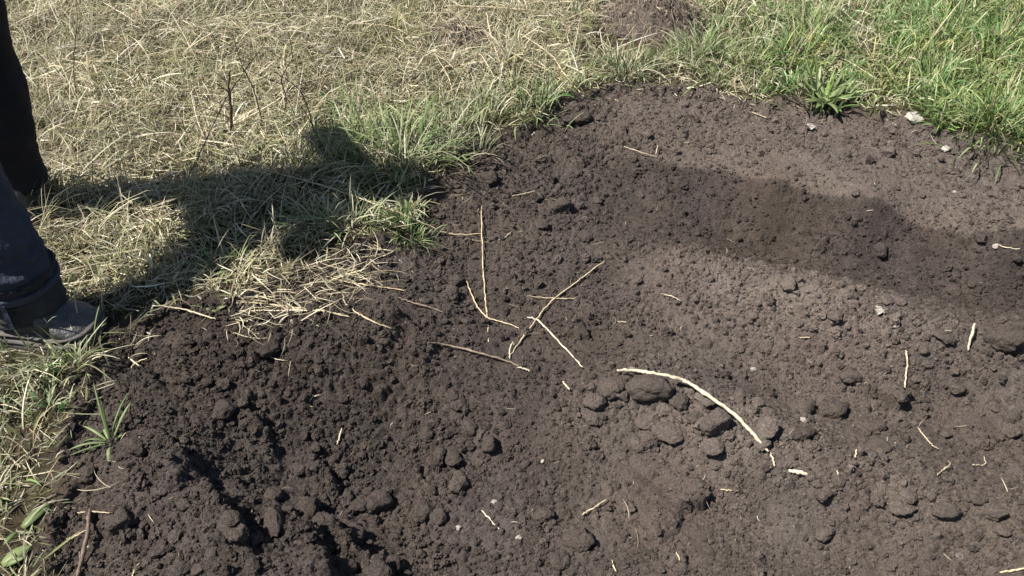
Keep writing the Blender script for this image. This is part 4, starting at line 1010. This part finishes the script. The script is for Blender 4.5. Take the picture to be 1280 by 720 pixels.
# gathered ankle cuff with its strap
cf = [((FX + .012, FY - .006, GZ + .075), .085, .070, 0), ((FX + .006, FY - .004, GZ + .10), .090, .078, 0), ((FX, FY, GZ + .14), .091, .083, 0), ((FX - .003, FY, GZ + .175), .094, .089, 0), ((FX - .004, FY, GZ + .20), .099, .096, 0), ((FX - .004, FY, GZ + .207), .096, .094, 0)]
cuff = loft('ankle_cuff', cf, M_CUFF, person, 56, 7, folds(15, .085, None, None)); cuff['label'] = 'black gathered cuff over the boot top'
loft('strap', [((FX - .004, FY, GZ + .160), .0985, .0955, 0), ((FX - .004, FY, GZ + .163), .102, .099, 0), ((FX - .004, FY, GZ + .176), .103, .100, 0), ((FX - .004, FY, GZ + .179), .0995, .0965, 0)], M_TRS, cuff, 56, 3)
def box_part(name, c, s, mat, parent, rz=0, bev=.003):
    bm = bmesh.new(); bmesh.ops.create_cube(bm, size=1, matrix=Matrix.Translation(Vector(c) - PB) @ Matrix.Rotation(rz, 4, 'Z') @ Matrix.Diagonal((*s, 1)))
    bmesh.ops.bevel(bm, geom=bm.edges[:], offset=bev, segments=2, affect='EDGES')
    me = bpy.data.meshes.new(name); bm.to_mesh(me); bm.free(); me.materials.append(mat)
    o = bpy.data.objects.new(name, me); COL.objects.link(o); o.parent = parent; return o
box_part('strap_tab', (FX + .012, FY - .097, GZ + .135), (.018, .006, .075), M_TRS, cuff, .12)

# upper body: one continuous figure, out of the frame but casting the shadow on the grass
def skin_obj(name, joints, edges, mat, parent, sub=2, root=0):
    me = bpy.data.meshes.new(name); me.from_pydata([tuple(Vector(j[0]) - PB + LEAN * max(0, (j[0][2] - .95) / .5) ** 1.25) for j in joints], edges, [])
    o = bpy.data.objects.new(name, me); COL.objects.link(o); o.parent = parent
    md = o.modifiers.new('skin', 'SKIN'); md.use_smooth_shade = True
    for v, j in zip(me.skin_vertices[0].data, joints):
        v.radius = j[1] if isinstance(j[1], tuple) else (j[1], j[1]); v.use_root = False
    me.skin_vertices[0].data[root].use_root = True
    sm = o.modifiers.new('sub', 'SUBSURF'); sm.levels = sub; sm.render_levels = sub
    me.materials.append(mat); return o
TX, TY = -1.30, 1.99
LEAN = Vector((-.03, .0, -.15))
SH = [(TX + .04, TY - .02, 1.42)]
jk = [((TX, TY, .93), (.16, .16)), ((TX, TY, 1.08), (.15, .16)), ((TX + .02, TY, 1.25), (.15, .18)), ((TX + .05, TY, 1.40), (.13, .16)), ((TX + .08, TY, 1.47), (.07, .08)),
      ((TX + .05, TY - .19, 1.40), .075), ((TX + .05, TY - .27, 1.20), .065), ((TX + .14, TY - .22, 1.00), .05),
      ((TX + .05, TY + .19, 1.40), .075), ((TX + .03, TY + .33, 1.20), .06), ((TX + .15, TY + .32, .98), .05)]
skin_obj('jacket', jk, [(0,1),(1,2),(2,3),(3,4),(3,5),(5,6),(6,7),(3,8),(8,9),(9,10)], M_JKT, person)
hd = (TX + .14, TY)
bj = [((TX, TY, 1.0), .10), ((TX + .05, TY, 1.38), .09), ((TX + .09, TY, 1.48), .055), ((TX + .115, TY, 1.55), .06), ((TX + .125, TY, 1.60), .085), ((TX + .13, TY, 1.66), .09), ((TX + .12, TY, 1.72), .06),
      ((TX + .215, TY, 1.605), .014), ((TX + .12, TY - .095, 1.62), .014), ((TX + .12, TY + .095, 1.62), .014), ((TX + .175, TY, 1.545), .030)]
be = [(0,1),(1,2),(2,3),(3,4),(4,5),(5,6),(4,7),(4,8),(4,9),(3,10)]
def hand(wx, wy, wz, sgn, base):
    i0 = len(bj); bj.extend([((wx, wy, wz), .026), ((wx + .03, wy, wz - .05), (.032, .02)), ((wx + .05, wy, wz - .085), (.034, .018))]); be.extend([(base, i0), (i0, i0 + 1), (i0 + 1, i0 + 2)])
    for f, (oy, ln) in enumerate(((-.027, .062), (-.009, .074), (.009, .069), (.027, .052))):
        k = len(bj); bj.extend([((wx + .057, wy + oy, wz - .105), .009), ((wx + .062, wy + oy, wz - .105 - ln * .5), .0085), ((wx + .052, wy + oy, wz - .105 - ln), .0075)])
        be.extend([(i0 + 2, k), (k, k + 1), (k + 1, k + 2)])
    k = len(bj); bj.extend([((wx + .055, wy + sgn * .045, wz - .055), .0105), ((wx + .075, wy + sgn * .05, wz - .095), .0085)]); be.extend([(i0 + 1, k), (k, k + 1)])
for sgn, elbow, wrist in ((1, (TX + .05, TY - .27, 1.20), (TX + .16, TY - .215, .965)), (-1, (TX + .03, TY + .33, 1.20), (TX + .17, TY + .315, .945))):
    k = len(bj); sy = -.19 if sgn == 1 else .19
    bj.extend([((TX + .05, TY + sy, 1.40), .045), (elbow, .035)]); be.extend([(1, k), (k, k + 1)])
    hand(*wrist, sgn, k + 1)
skin_obj('body', bj, be, M_SKIN, person, 1)
HL = LEAN * ((1.66 - .95) / .5) ** 1.25
def hp(dx, z): return (hd[0] + dx + HL.x, hd[1] + HL.y, z + HL.z)
loft('hair', [(hp(-.02, 1.60), .095, .088, 0), (hp(-.025, 1.66), .108, .10, 0), (hp(-.02, 1.72), .10, .092, 0), (hp(-.015, 1.765), .06, .055, 0), (hp(-.01, 1.78), .02, .02, 0)], M_HAIR, person, 24, 4)
